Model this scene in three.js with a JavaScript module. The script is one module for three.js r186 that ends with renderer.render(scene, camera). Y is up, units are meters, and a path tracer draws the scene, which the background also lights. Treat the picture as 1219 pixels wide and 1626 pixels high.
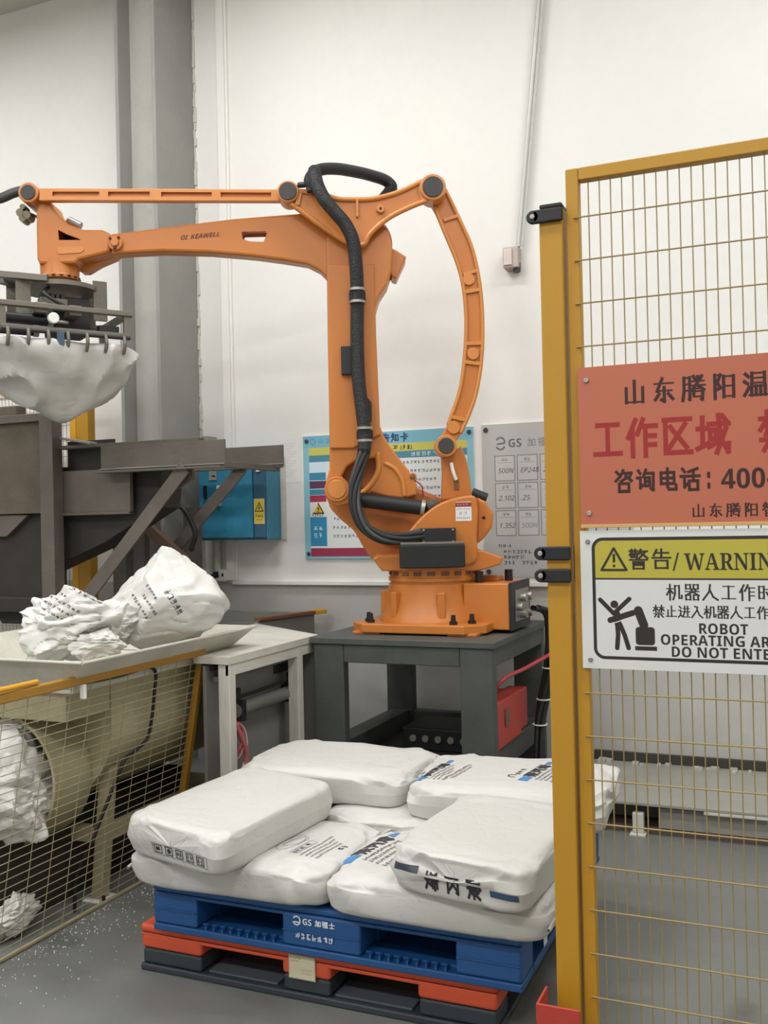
import * as THREE from 'three';
import { RoundedBoxGeometry } from 'three/addons/geometries/RoundedBoxGeometry.js';
import { mergeGeometries, mergeVertices, toCreasedNormals } from 'three/addons/utils/BufferGeometryUtils.js';
import { ImprovedNoise } from 'three/addons/math/ImprovedNoise.js';
import { MeshBVH, acceleratedRaycast } from 'three-mesh-bvh';
import { RectAreaLightUniformsLib } from 'three/addons/lights/RectAreaLightUniformsLib.js';

// ------------------------------------------------------------------ camera, light, exposure
RectAreaLightUniformsLib.init();
const scene = new THREE.Scene();
scene.background = new THREE.Color(0x000000);
const F = 1550, EYE = new THREE.Vector3(0, 1.45, 0), YAW = THREE.MathUtils.degToRad(23.2);
const camera = new THREE.PerspectiveCamera(2 * Math.atan(813 / F) * 180 / Math.PI, 1219 / 1626, 0.05, 60);
camera.position.copy(EYE);
camera.rotation.order = 'YXZ';
camera.rotation.set(THREE.MathUtils.degToRad(0.43), YAW, THREE.MathUtils.degToRad(-1.266));
camera.updateMatrixWorld(true);
const renderer = new THREE.WebGLRenderer({ antialias: true });
renderer.toneMapping = THREE.LinearToneMapping;
renderer.toneMappingExposure = 1.13;
renderer.shadowMap.enabled = true;
const CEIL = 5.05, WALLZ = -5.25;
// rows of long LED battens under the ceiling: [x, z]
const LIGHTS = [[-5.8, -3.5], [-2.6, -3.5], [0.6, -3.5], [-5.8, -1.2], [-2.6, -1.2], [0.6, -1.2], [-5.8, 1.8], [-2.6, 1.8], [0.6, 1.8]];
const LIGHT_W = 1.5, LIGHT_D = 0.5, LIGHT_NITS = { [-3.5]: 16, [-1.2]: 17, [1.8]: 31 }, LIGHT_COLOR = new THREE.Color(0.98, 0.985, 1.025);

// ------------------------------------------------------------------ helpers
const V3 = (x, y, z) => new THREE.Vector3(x, y, z);
const ray = (px, py) => V3((px - 609.5) / F, -(py - 813) / F, -1).applyQuaternion(camera.quaternion);
const onZ = (px, py, z) => { const d = ray(px, py); return EYE.clone().addScaledVector(d, z / d.z); };
const onX = (px, py, x) => { const d = ray(px, py); return EYE.clone().addScaledVector(d, x / d.x); };
const onY = (px, py, y) => { const d = ray(px, py); return EYE.clone().addScaledVector(d, (y - EYE.y) / d.y); };
const IN = new ImprovedNoise();
const noise = (x, y, z) => IN.noise(x, y, z);
const fbm = (x, y, z, o = 4) => { let s = 0, a = 0.5, f = 1; for (let i = 0; i < o; i++) { s += a * noise(x * f, y * f, z * f); a *= 0.5; f *= 2.03; } return s; };
const rng = (seed) => () => { seed = (seed + 0x6d2b79f5) | 0; let t = Math.imul(seed ^ (seed >>> 15), 1 | seed); t = (t + Math.imul(t ^ (t >>> 7), 61 | t)) ^ t; return ((t ^ (t >>> 14)) >>> 0) / 4294967296; };
const clamp = THREE.MathUtils.clamp, lerp = THREE.MathUtils.lerp, sstep = THREE.MathUtils.smoothstep;

const taken = new Map();
function numbered(name) { const n = taken.get(name) ?? 0; taken.set(name, n + 1); return n ? name + '_' + String(n).padStart(3, '0') : name; }
function fin(o) { if (o.isMesh) { o.castShadow = true; o.receiveShadow = true; } return o; }
function thing(name, label, category, pos = [0, 0, 0], turn = 0, group) {
  const o = new THREE.Group(); o.name = numbered(name); scene.add(o);
  o.position.set(pos[0], pos[1], pos[2]); o.rotation.y = turn; o.userData = { label, category };
  if (group) o.userData.group = group;
  return o;
}
function part(name, geo, mat, parent, label) {
  const g = Array.isArray(geo) ? merge(geo) : geo;
  const m = fin(new THREE.Mesh(g, mat)); m.name = name; parent.add(m);
  if (label) m.userData.label = label;
  return m;
}
function solo(name, label, category, geo, mat, group) {
  const m = part(numbered(name), geo, mat, scene); m.userData = { label, category };
  if (group) m.userData.group = group;
  return m;
}
function struct(name, geo, mat, label) {
  const m = part(name, geo, mat, scene); m.userData = { kind: 'structure', label, category: name.split('_')[0] };
  return m;
}
function stuff(m) { m.userData.kind = 'stuff'; return m; }
function merge(list) {
  list = list.map((g) => { const h = g.index ? g.toNonIndexed() : g.clone(); for (const k of Object.keys(h.attributes)) if (!['position', 'normal', 'uv'].includes(k)) h.deleteAttribute(k); return h; });
  return mergeGeometries(list);
}
// uv in metres from the dominant axis of each face
function metricUV(g) {
  g = g.index ? g.toNonIndexed() : g;
  const p = g.attributes.position, uv = new Float32Array(p.count * 2), a = V3(), b = V3(), c = V3(), n = V3();
  for (let i = 0; i < p.count; i += 3) {
    a.fromBufferAttribute(p, i); b.fromBufferAttribute(p, i + 1); c.fromBufferAttribute(p, i + 2);
    n.copy(b).sub(a).cross(c.clone().sub(a));
    const ax = Math.abs(n.x), ay = Math.abs(n.y), az = Math.abs(n.z);
    [a, b, c].forEach((v, k) => {
      const [u, w] = ay >= ax && ay >= az ? [v.x, v.z] : ax >= az ? [v.z, v.y] : [v.x, v.y];
      uv[(i + k) * 2] = u; uv[(i + k) * 2 + 1] = w;
    });
  }
  g.setAttribute('uv', new THREE.BufferAttribute(uv, 2));
  return g;
}
function bx(x0, x1, y0, y1, z0, z1, r = 0.003) {
  const w = Math.abs(x1 - x0), h = Math.abs(y1 - y0), d = Math.abs(z1 - z0);
  const rr = Math.min(r, w / 2.2, h / 2.2, d / 2.2);
  const g = rr > 0 ? new RoundedBoxGeometry(w, h, d, 1, rr) : new THREE.BoxGeometry(w, h, d);
  g.translate((x0 + x1) / 2, (y0 + y1) / 2, (z0 + z1) / 2);
  return g;
}
function bar(a, b, w, h, r = 0.002) {            // rectangular bar from a to b
  const len = a.distanceTo(b), g = r > 0 ? new RoundedBoxGeometry(w, h, len, 1, Math.min(r, w / 2.2, h / 2.2)) : new THREE.BoxGeometry(w, h, len);
  const m = new THREE.Matrix4().lookAt(a, b, Math.abs(b.y - a.y) > 0.99 * len ? V3(0, 0, 1) : V3(0, 1, 0));
  m.setPosition(a.clone().add(b).multiplyScalar(0.5));
  return g.applyMatrix4(m);
}
function rod(a, b, r, seg = 8, r2 = r) {
  const len = a.distanceTo(b), g = new THREE.CylinderGeometry(r2, r, len, seg);
  g.applyQuaternion(new THREE.Quaternion().setFromUnitVectors(V3(0, 1, 0), b.clone().sub(a).normalize()));
  const c = a.clone().add(b).multiplyScalar(0.5);
  return g.translate(c.x, c.y, c.z);
}
function tube(pts, r, seg = 60, rad = 10, tension = 0.5) {
  return new THREE.TubeGeometry(new THREE.CatmullRomCurve3(pts, false, 'centripetal', tension), seg, r, rad, false);
}
function capsule(pts, r, seg = 60, rad = 10) {   // tube with round ends
  const t = tube(pts, r, seg, rad), s0 = new THREE.SphereGeometry(r, rad, 6), s1 = s0.clone();
  s0.translate(...pts[0].toArray()); s1.translate(...pts[pts.length - 1].toArray());
  return merge([t, s0, s1]);
}
function poly(pts, depth, z0, bevel = 0.006, holes = []) {     // pts: [x, y], extruded from z0 to z0 + depth
  const s = new THREE.Shape(pts.map((p) => new THREE.Vector2(p[0], p[1])));
  for (const h of holes) s.holes.push(new THREE.Path(h.map((p) => new THREE.Vector2(p[0], p[1]))));
  const g = new THREE.ExtrudeGeometry(s, { depth: depth - 2 * bevel, bevelEnabled: bevel > 0, bevelThickness: bevel, bevelSize: bevel, bevelOffset: -bevel, bevelSegments: 2, curveSegments: 6 });
  return g.translate(0, 0, z0 + bevel);
}
function smoothPoly(pts, n = 5) {
  const c = new THREE.CatmullRomCurve3(pts.map((p) => V3(p[0], p[1], 0)), true, 'centripetal');
  return c.getPoints(pts.length * n).slice(0, -1).map((p) => [p.x, p.y]);
}
function disc(x, y, r, z0, z1, seg = 28, bevel = 0.003) {      // cylinder along z
  const pts = [[0, z0], [r - bevel, z0], [r, z0 + bevel], [r, z1 - bevel], [r - bevel, z1], [0, z1]].map((p) => new THREE.Vector2(p[0], p[1]));
  const g = new THREE.LatheGeometry(pts, seg); g.rotateX(Math.PI / 2); g.scale(1, 1, 1);
  // after rotateX(90deg) lathe y maps to z
  return toCreasedNormals(g, 0.6).translate(x, y, 0);
}

// ------------------------------------------------------------------ textures and materials
function noiseTex(size, fn, srgb = true) {
  const data = new Uint8Array(size * size * 4);
  for (let y = 0; y < size; y++) for (let x = 0; x < size; x++) {
    const c = fn(x / size, y / size), i = (y * size + x) * 4;
    data[i] = clamp(c[0], 0, 1) * 255; data[i + 1] = clamp(c[1], 0, 1) * 255; data[i + 2] = clamp(c[2], 0, 1) * 255; data[i + 3] = 255;
  }
  const t = new THREE.DataTexture(data, size, size); t.wrapS = t.wrapT = THREE.RepeatWrapping; t.magFilter = THREE.LinearFilter; t.minFilter = THREE.LinearMipmapLinearFilter;
  if (srgb) t.colorSpace = THREE.SRGBColorSpace;
  t.needsUpdate = true; return t;
}
// tileable noise on a torus-free lattice: blend of two offsets
function tn(u, v, f, seed, o = 4) {
  const n = (a, b) => fbm(a * f + seed, b * f - seed, seed * 1.7, o);
  const wu = u, wv = v;
  return (n(u, v) * (1 - wu) * (1 - wv) + n(u - 1, v) * wu * (1 - wv) + n(u, v - 1) * (1 - wu) * wv + n(u - 1, v - 1) * wu * wv) * 1.5;
}
function rep(t, s) { const c = t.clone(); c.repeat.set(s, s); c.needsUpdate = true; return c; }
const std = (color, roughness = 0.6, metalness = 0, more = {}) => new THREE.MeshStandardMaterial({ color, roughness, metalness, ...more });
const grainT = noiseTex(256, (u, v) => { const g = 0.5 + 0.5 * tn(u, v, 24, 3.1, 4); return [g, g, g]; }, false);
const mottleT = noiseTex(256, (u, v) => {
  const a = 0.90 + 0.10 * tn(u, v, 5, 7.7, 5) + 0.05 * tn(u, v, 60, 2.2, 2);
  return [a, a, a * 0.995];
});
const wallT = noiseTex(512, (u, v) => {
  let a = 0.965 + 0.022 * tn(u, v, 4, 1.3, 5) + 0.012 * tn(u, v, 40, 9.2, 3);
  const s = tn(u, v, 22, 4.9, 2);
  if (s > 0.62) a -= (s - 0.62) * 0.5;
  return [a, a * 0.997, a * 0.985];
});
const lowT = noiseTex(512, (u, v) => {
  let a = 0.92 + 0.07 * tn(u, v, 5, 5.5, 5) + 0.03 * tn(u, v, 45, 3.3, 3);
  const s = tn(u, v, 16, 12.3, 3); if (s > 0.5) a -= (s - 0.5) * 0.45;
  return [a, a, a * 0.99];
});
const floorT = noiseTex(768, (u, v) => {
  let a = 0.88 + 0.09 * tn(u, v, 4, 21.5, 6) + 0.03 * tn(u, v, 30, 8.3, 3);
  const s = tn(u, v, 70, 31.3, 2); if (s > 0.47) a += Math.min(0.25, (s - 0.47) * 1.6);
  const d = tn(u, v, 9, 17.3, 4); if (d > 0.34) a -= (d - 0.34) * 0.5;
  return [a, a * 1.0, a * 0.985];
});
const steelT = noiseTex(256, (u, v) => {
  const a = 0.84 + 0.14 * tn(u, v, 6, 14.1, 5) + 0.06 * tn(u, v, 50, 6.4, 2);
  return [a * 1.01, a, a * 0.97];
});
const wrinkleT = noiseTex(384, (u, v) => {           // creases of woven film
  const w = 0.12 * tn(u, v, 6, 2.7, 2), a = Math.abs(tn(u + w, v - w, 7, 41.3, 2)), b = Math.abs(tn(u - w, v + w, 13, 17.9, 2));
  const g = 0.75 - 0.5 * Math.exp(-a * 9) - 0.22 * Math.exp(-b * 9) + 0.1 * tn(u, v, 30, 5.1, 2);
  return [g, g, g];
}, false);
const M = {
  wall: std(0xebebe8, 0.82, 0, { map: rep(wallT, 0.45) }),
  lower: std(0xc8c7c2, 0.6, 0, { map: rep(lowT, 0.6) }),
  ceiling: std(0xd2d0c6, 0.9, 0, { map: rep(wallT, 0.3) }),
  floor: std(0x7f807d, 0.42, 0, { map: rep(floorT, 0.4), bumpMap: rep(grainT, 1.5), bumpScale: 0.0008 }),
  column: std(0x9c9c98, 0.65, 0, { map: rep(lowT, 0.7) }),
  columnWeb: std(0xc6c5be, 0.7, 0, { map: rep(lowT, 0.6) }),
  orange: new THREE.MeshPhysicalMaterial({ color: 0xc07228, roughness: 0.42, clearcoat: 0.25, clearcoatRoughness: 0.35, bumpMap: rep(grainT, 4), bumpScale: 0.0003 }),
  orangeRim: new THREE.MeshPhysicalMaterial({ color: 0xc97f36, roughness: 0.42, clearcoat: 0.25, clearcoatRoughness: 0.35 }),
  cap: std(0x3b3937, 0.6),
  black: std(0x17181a, 0.5),
  rubber: std(0x1f2021, 0.62),
  hoseWrap: std(0x1f2021, 0.5, 0, { bumpMap: (() => { const t = wrinkleT.clone(); t.repeat.set(26, 2); t.needsUpdate = true; return t; })(), bumpScale: 0.006 }),
  hoseGrey: std(0x3a3c3b, 0.45),
  silver: std(0xb9b8b2, 0.35, 0.85),
  zinc: std(0x8f8f8a, 0.42, 0.6),
  stand: std(0x555a58, 0.55, 0, { map: rep(steelT, 1) }),
  gripper: std(0x8a867d, 0.5, 0.35, { map: rep(steelT, 2) }),
  gripperDark: std(0x2b2b2a, 0.5, 0.2),
  yellow: std(0xb5861f, 0.48, 0, { bumpMap: rep(grainT, 3), bumpScale: 0.0003 }),
  yellowWire: std(0x968150, 0.5),
  railYellow: std(0xb5852c, 0.5, 0, { map: rep(mottleT, 2) }),
  guardWire: std(0x9b9070, 0.5),
  yellowDeep: std(0xd59a1e, 0.5),
  red: std(0xae3a2f, 0.5),
  hoseRed: std(0xb03c44, 0.45),
  hosePink: std(0xb66a6a, 0.4),
  blueCab: std(0x388eb0, 0.45, 0, { map: rep(mottleT, 2) }),
  white: std(0xe6e5df, 0.55),
  offwhite: std(0xd9d7cc, 0.6, 0, { map: rep(mottleT, 1.5) }),
  cream: std(0xb9b08d, 0.55, 0, { map: rep(mottleT, 1.2) }),
  creamPale: std(0xd4d2c4, 0.5, 0, { map: rep(mottleT, 1.2) }),
  dumpSteel: std(0x77706a, 0.55, 0.15, { map: rep(steelT, 1) }),
  dumpPanel: std(0x6f6556, 0.6, 0.1, { map: rep(steelT, 1.3) }),
  dumpDark: std(0x3f3b37, 0.65, 0.1, { map: rep(steelT, 1.3) }),
  rust: std(0x7a5138, 0.7),
  greyPanel: std(0x8b8a85, 0.55, 0.1, { map: rep(lowT, 1) }),
  pallet: std(0x1c4f86, 0.5, 0, { bumpMap: rep(grainT, 4), bumpScale: 0.0003 }),
  palletRed: std(0xc9502f, 0.55),
  palletDark: std(0x2f373c, 0.6),
  bag: new THREE.MeshPhysicalMaterial({ color: 0xc3c2bc, roughness: 0.46, bumpMap: rep(wrinkleT, 1.0), bumpScale: 0.0022 }),
  film: new THREE.MeshPhysicalMaterial({ color: 0xcdccc6, roughness: 0.42 }),
  plastic: new THREE.MeshPhysicalMaterial({ color: 0xd8d6cc, roughness: 0.3, transmission: 0.25, thickness: 0 }),
  bolt: std(0x2a2320, 0.45, 0.4),
  screw: std(0xa9a59b, 0.4, 0.7),
  paper: std(0xdcdbd6, 0.8),
  beige: std(0xc9b7a8, 0.6),
  grimeEdge: std(0x4b4640, 0.9, 0, { map: rep(floorT, 3) }),
  ledge: std(0xa9a79f, 0.55, 0, { map: rep(floorT, 0.8) }),
  glow: std(0xffffff, 0.6, 0, { emissive: new THREE.Color(1, 0.965, 0.9), emissiveIntensity: 6 }),
};

// ------------------------------------------------------------------ lettering: strokes of each character on a 100 x 100 field
const GLYPH = {
  '山': '50,8 50,88|14,34 14,88|86,34 86,88|14,88 86,88',
  '东': '10,24 90,24|44,6 22,52 84,52|52,40 52,92 40,86|30,64 14,84|70,64 88,84',
  '腾': '10,10 10,60 4,94|10,10 34,10 34,92 28,90|10,34 34,34|10,58 34,58|50,6 58,18|84,6 76,18|44,24 94,24|40,40 98,40|68,8 66,30 44,58|68,40 92,58|56,52 82,52|52,62 88,62|52,62 50,72|50,82 78,82|88,64 86,94 78,92',
  '阳': '12,8 12,94|12,8 34,8 22,36 34,56 14,64|48,14 48,90|48,14 88,14 88,90|48,50 88,50|48,88 88,88',
  '温': '10,12 22,22|6,40 18,48|6,90 24,62|36,10 36,46 86,46 86,10 36,10|36,28 86,28|34,58 34,90|34,58 88,58 88,90|52,58 52,90|70,58 70,90|24,90 98,90',
  '工': '16,14 84,14|50,14 50,86|8,86 92,86',
  '作': '30,6 6,48|20,32 20,94|54,6 36,40|48,22 96,22|62,22 62,94|62,46 92,46|62,68 92,68',
  '区': '10,10 92,10|14,10 14,90 94,90|76,22 26,78|30,28 80,78',
  '域': '4,36 34,36|18,10 18,78|2,84 36,72|38,26 98,26|42,40 42,62 60,62 60,40 42,40|38,80 64,70|68,6 74,60 96,92 98,74|90,38 62,94|80,8 90,18',
  '禁': '6,20 46,20|26,4 26,50|24,24 6,46|28,24 44,40|54,20 96,20|75,4 75,50|73,24 54,46|77,24 96,44|22,58 78,58|8,70 92,70|50,70 50,96 42,92|28,78 16,94|70,78 86,94',
  '止': '52,8 52,88|52,44 84,44|22,40 22,88|6,88 94,88',
  '咨': '10,10 24,22|6,48 24,34|46,4 32,28|42,16 90,16 82,30|64,18 58,38 34,50|62,30 90,48|24,60 76,60 76,94 24,94 24,60|24,92 76,92',
  '询': '12,8 22,20|6,38 22,38 22,80 34,70|52,6 38,34|46,20 92,20 90,90 78,84|48,38 72,38 72,72 48,72 48,38|48,54 72,54',
  '电': '16,20 84,20 84,66 16,66 16,20|16,43 84,43|50,4 50,80 58,90 94,90 94,74',
  '话': '12,8 24,20|4,38 22,38 22,82 36,70|88,8 44,20|38,38 98,38|68,16 68,58|46,58 90,58 90,94 46,94 46,58',
  '：': '30,30 30,42|30,74 30,86',
  '智': '24,4 10,26|16,14 52,14|6,30 56,30|32,14 28,34 8,52|34,34 52,50|62,12 92,12 92,46 62,46 62,12|26,58 76,58 76,96 26,96 26,58|26,76 76,76',
  '警': '4,10 46,10|16,4 16,16|34,4 34,16|14,18 6,30|10,22 44,22 42,44|14,30 30,30 30,40 14,40 14,30|62,4 52,24|58,12 96,12|86,14 54,46|62,18 96,46|6,54 94,54|22,64 78,64|22,72 78,72|24,80 76,80 76,97 24,97 24,80',
  '告': '26,6 12,32|20,20 86,20|50,4 50,44|4,44 96,44|20,58 80,58 80,94 20,94 20,58',
  '机': '4,30 44,30|24,6 24,96|24,32 4,66|26,38 42,56|56,12 56,60 44,94|56,12 82,12 82,86 98,86 98,70',
  '器': '12,6 40,6 40,30 12,30 12,6|60,6 88,6 88,30 60,30 60,6|6,46 94,46|50,32 44,52 10,70|54,48 92,70|68,36 76,42|12,68 40,68 40,94 12,94 12,68|60,68 88,68 88,94 60,94 60,68',
  '人': '50,6 44,46 6,94|50,40 68,76 96,94',
  '时': '8,14 36,14 36,82 8,82 8,14|8,48 36,48|42,30 98,30|80,6 80,92 66,86|52,48 62,64',
  '进': '12,10 24,22|4,40 22,40 22,74 4,92|22,78 40,90 98,92|42,26 94,26|36,50 98,50|56,8 56,56 44,78|80,8 80,80',
  '入': '34,8 54,14 50,40 8,94|52,34 70,74 96,94',
  '加': '4,28 46,28 42,90 30,84|24,6 22,50 4,92|60,22 92,22 92,86 60,86 60,22',
  '士': '50,6 50,88|8,40 92,40|18,88 82,88',
  '福': '14,6 24,16|6,28 34,28 6,62|22,44 22,96|28,46 38,56|44,10 96,10|52,22 88,22 88,40 52,40 52,22|46,52 94,52 94,94 46,94 46,52|70,52 70,94|46,73 94,73',
  '知': '22,4 8,30|14,18 48,18|4,44 52,44|28,18 26,56 4,92|30,56 50,84|62,24 92,24 92,84 62,84 62,24',
  '卡': '50,4 50,44|50,22 82,22|4,46 96,46|46,46 46,96|50,60 74,74',
  '丙': '6,12 94,12|14,32 14,94|14,32 86,32 86,92 76,88|50,12 48,50 26,74|50,46 74,70',
  '聚': '6,8 52,8|16,8 16,44|40,8 40,46|16,20 40,20|16,32 40,32|4,46 50,40|58,10 92,10 60,46|64,18 96,44|84,52 20,58|50,56 50,96|24,66 10,96|30,66 44,76|80,62 60,76|56,72 92,94',
  '烯': '22,6 20,56 4,92|8,30 12,44|36,24 28,40|22,56 38,74|50,10 90,30|90,8 46,34|42,40 98,40|66,28 44,66|54,56 54,86|54,56 88,56 88,84|70,44 70,96',
};
function canvas(w, h, bg) {
  const c = document.createElement('canvas'); c.width = w; c.height = h;
  const g = c.getContext('2d'); if (bg) { g.fillStyle = bg; g.fillRect(0, 0, w, h); }
  return [c, g];
}
function canvasTex(c) { const t = new THREE.CanvasTexture(c); t.colorSpace = THREE.SRGBColorSpace; t.magFilter = THREE.LinearFilter; return t; }
function han(g, text, x, y, w, h, lw, color, pitch = w * 1.15, serif = 1) {
  g.strokeStyle = color; g.lineJoin = 'miter'; g.lineCap = 'butt';
  [...text].forEach((ch, i) => {
    for (const st of (GLYPH[ch] ?? '').split('|')) {
      const p = st.split(' ').map((q) => q.split(',').map(Number));
      for (let k = 0; k + 1 < p.length; k++) {
        const flat = Math.abs(p[k + 1][1] - p[k][1]) < 4;
        g.lineWidth = flat ? lw * serif : lw; g.lineCap = 'square'; g.beginPath();
        g.moveTo(x + i * pitch + p[k][0] * w / 100, y + p[k][1] * h / 100);
        g.lineTo(x + i * pitch + p[k + 1][0] * w / 100, y + p[k + 1][1] * h / 100);
        g.stroke();
      }
    }
  });
}
// rows of print too small to read: short dark dashes
function greek(g, x, y, w, h, color, seed, cell = h * 0.95) {
  const r = rng(seed); g.fillStyle = color;
  for (let cx = x; cx + cell * 0.8 <= x + w; cx += cell * 1.12) {
    for (let k = 0; k < 5; k++) {
      if (r() < 0.5) g.fillRect(cx + r() * cell * 0.1, y + h * (0.05 + 0.21 * k), cell * (0.5 + 0.4 * r()), h * 0.11);
      else g.fillRect(cx + cell * (0.1 + 0.7 * r()), y + h * 0.1 * r(), cell * 0.11, h * (0.6 + 0.35 * r()));
    }
  }
}

// ------------------------------------------------------------------ the room
const RX0 = -9.5, RX1 = 3.6, RZ1 = 4.2, LOW = 1.075;
struct('floor', metricUV(bx(RX0, RX1, -0.12, 0, WALLZ - 0.25, RZ1, 0)), M.floor, 'grey painted concrete factory floor with stains and white grit');
struct('ceiling', metricUV(bx(RX0, RX1, CEIL, CEIL + 0.15, WALLZ - 0.25, RZ1, 0)), M.ceiling, 'pale factory ceiling');
const back = struct('wall_back', metricUV(bx(RX0, RX1, LOW, CEIL, WALLZ - 0.2, WALLZ, 0)), M.wall, 'white painted plaster wall with grey painted lower part');
part('painted_dado', metricUV(bx(RX0, RX1, 0, LOW, WALLZ - 0.2, WALLZ, 0)), M.lower, back, 'grey painted lower part of the wall');
struct('wall_left', metricUV(bx(RX0 - 0.2, RX0, 0, CEIL, WALLZ - 0.2, RZ1, 0)), M.wall, 'white plaster side wall');
struct('wall_right', metricUV(bx(RX1, RX1 + 0.2, 0, CEIL, WALLZ - 0.2, RZ1, 0)), M.wall, 'white plaster side wall');
struct('wall_front', metricUV(bx(RX0, RX1, 0, CEIL, RZ1, RZ1 + 0.2, 0)), M.wall, 'white plaster wall behind the viewer');
struct('trim_1', [bx(-3.28, RX1, LOW - 0.012, LOW + 0.014, WALLZ, WALLZ + 0.028, 0.004)], M.white, 'thin white ledge capping the grey dado');
struct('trim_2', [bx(-3.315, -3.262, LOW + 0.014, CEIL, WALLZ, WALLZ + 0.035, 0.004), bx(-3.262, -3.247, LOW + 0.014, CEIL, WALLZ, WALLZ + 0.02, 0.003)], M.white, 'white vertical cover strip on the back wall');
{ // steel column against the wall: two flanges and a set-back web
  const col = struct('wall_column', metricUV(bx(-3.775, -3.53, 0, CEIL, WALLZ, WALLZ + 0.29, 0)), M.columnWeb, 'grey H-section steel column against the white wall');
  part('flange', metricUV(bx(-3.80, -3.775, 0, CEIL, WALLZ, WALLZ + 0.41, 0.004)), M.column, col);
  part('flange', metricUV(bx(-3.53, -3.505, 0, CEIL, WALLZ, WALLZ + 0.41, 0.004)), M.column, col);
  // broken plaster lip that runs down the joint
  const r = rng(5), lip = [];
  for (let y = 0.2; y < CEIL - 0.1; y += 0.05) lip.push(bx(-3.505, -3.498 + 0.014 * r(), y, y + 0.052, WALLZ, WALLZ + 0.008 + 0.012 * r(), 0.003));
  part('plaster_lip', lip, M.offwhite, col);
}
LIGHTS.forEach(([x, z]) => {
  const t = thing('ceiling_light', 'long white LED panel under the ceiling', 'light', [x, CEIL - 0.09, z], 0, 'LED panels under the ceiling');
  part('housing', bx(-LIGHT_W / 2 - 0.03, LIGHT_W / 2 + 0.03, 0, 0.09, -LIGHT_D / 2 - 0.03, LIGHT_D / 2 + 0.03), M.white, t);
  part('diffuser', bx(-LIGHT_W / 2, LIGHT_W / 2, -0.012, 0, -LIGHT_D / 2, LIGHT_D / 2), M.glow, t);
  const l = new THREE.RectAreaLight(LIGHT_COLOR, LIGHT_NITS[z], LIGHT_W, LIGHT_D);
  l.name = 'panel_light'; l.position.set(0, -0.025, 0); l.rotation.x = -Math.PI / 2; t.add(l);
});

// ------------------------------------------------------------------ things on the back wall
const W0 = WALLZ;
function onWall(px0, py0, px1, py1, z = W0) { const a = onZ(px0, py0, z), b = onZ(px1, py1, z); return [Math.min(a.x, b.x), Math.max(a.x, b.x), Math.min(a.y, b.y), Math.max(a.y, b.y)]; }
function panelMats(face, side) { return [side, side, side, side, face, side]; }
{ // blue notice board
  const [c, g] = canvas(1080, 740, '#86bccb');
  g.fillStyle = '#79b4c8'; g.fillRect(0, 0, 1080, 70);
  g.fillStyle = '#c9c65f'; g.fillRect(40, 72, 1000, 46);
  g.fillStyle = '#4f8a9d'; g.fillRect(40, 118, 1000, 40);
  g.fillStyle = '#dfe4e3'; g.fillRect(40, 158, 1000, 520);
  han(g, '告知卡', 522, 12, 46, 50, 8, '#1f3e6a', 58);
  g.strokeStyle = '#5c98b4'; g.lineWidth = 7; g.beginPath(); g.arc(66, 36, 17, -2.6, 0.6); g.stroke(); g.beginPath(); g.arc(66, 36, 17, 0.5, 3.4); g.stroke();
  greek(g, 100, 20, 220, 32, '#5c98b4', 3, 44);
  greek(g, 450, 82, 260, 26, '#3b3a2a', 4, 40); greek(g, 700, 126, 200, 22, '#e4eef0', 5, 30);
  const rows = [[158, 60, '#cfe2ee'], [222, 46, '#3d87a3'], [272, 46, '#5c3a58'], [322, 34, '#3d87a3'], [358, 40, '#a32f50'], [400, 86, '#dfe0d6'], [488, 176, '#2f8cb8']];
  for (const [y, h, col] of rows) { g.fillStyle = col; g.fillRect(40, y, 110, h); }
  g.fillStyle = '#d5b33c'; g.beginPath(); g.moveTo(95, 408); g.lineTo(130, 466); g.lineTo(60, 466); g.fill(); g.strokeStyle = '#2a2720'; g.lineWidth = 7; g.stroke();
  g.fillStyle = '#2a2720'; g.fillRect(91, 428, 8, 20); g.fillRect(91, 453, 8, 7); greek(g, 54, 470, 86, 14, '#2a2720', 6, 14);
  greek(g, 62, 545, 66, 26, '#d9ecf4', 7, 30); greek(g, 62, 585, 66, 26, '#d9ecf4', 8, 30);
  for (let k = 0; k < 9; k++) { greek(g, 190, 180 + k * 52, 360, 18, '#55575a', 20 + k, 22); greek(g, 600, 176 + k * 50, 400 - (k % 3) * 70, 17, '#4a4b4d', 40 + k, 21); }
  g.fillStyle = '#d9e2e4'; g.fillRect(580, 160, 8, 518);
  g.fillStyle = '#9b2f4c'; g.fillRect(40, 676, 1000, 50); greek(g, 430, 686, 220, 28, '#e6cdd4', 60, 36);
  const a = onZ(482, 693, W0), x0 = a.x, y1 = 1.961, w = 1.08, h = 0.74;
  const t = thing('notice_board', 'light blue printed safety notice board on the wall behind the robot', 'notice board', [x0, y1 - h, W0]);
  const m = part('panel', bx(0, w, 0, h, 0.001, 0.012, 0), panelMats(std(0xffffff, 0.45, 0, { map: canvasTex(c) }), M.white), t);
  for (const [x, y] of [[0.025, 0.03], [w - 0.025, 0.03], [0.025, h - 0.03], [w - 0.025, h - 0.03]]) part('screw_cap', disc(x, y, 0.013, 0.012, 0.018, 12, 0.002), M.cap, t);
}
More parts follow.
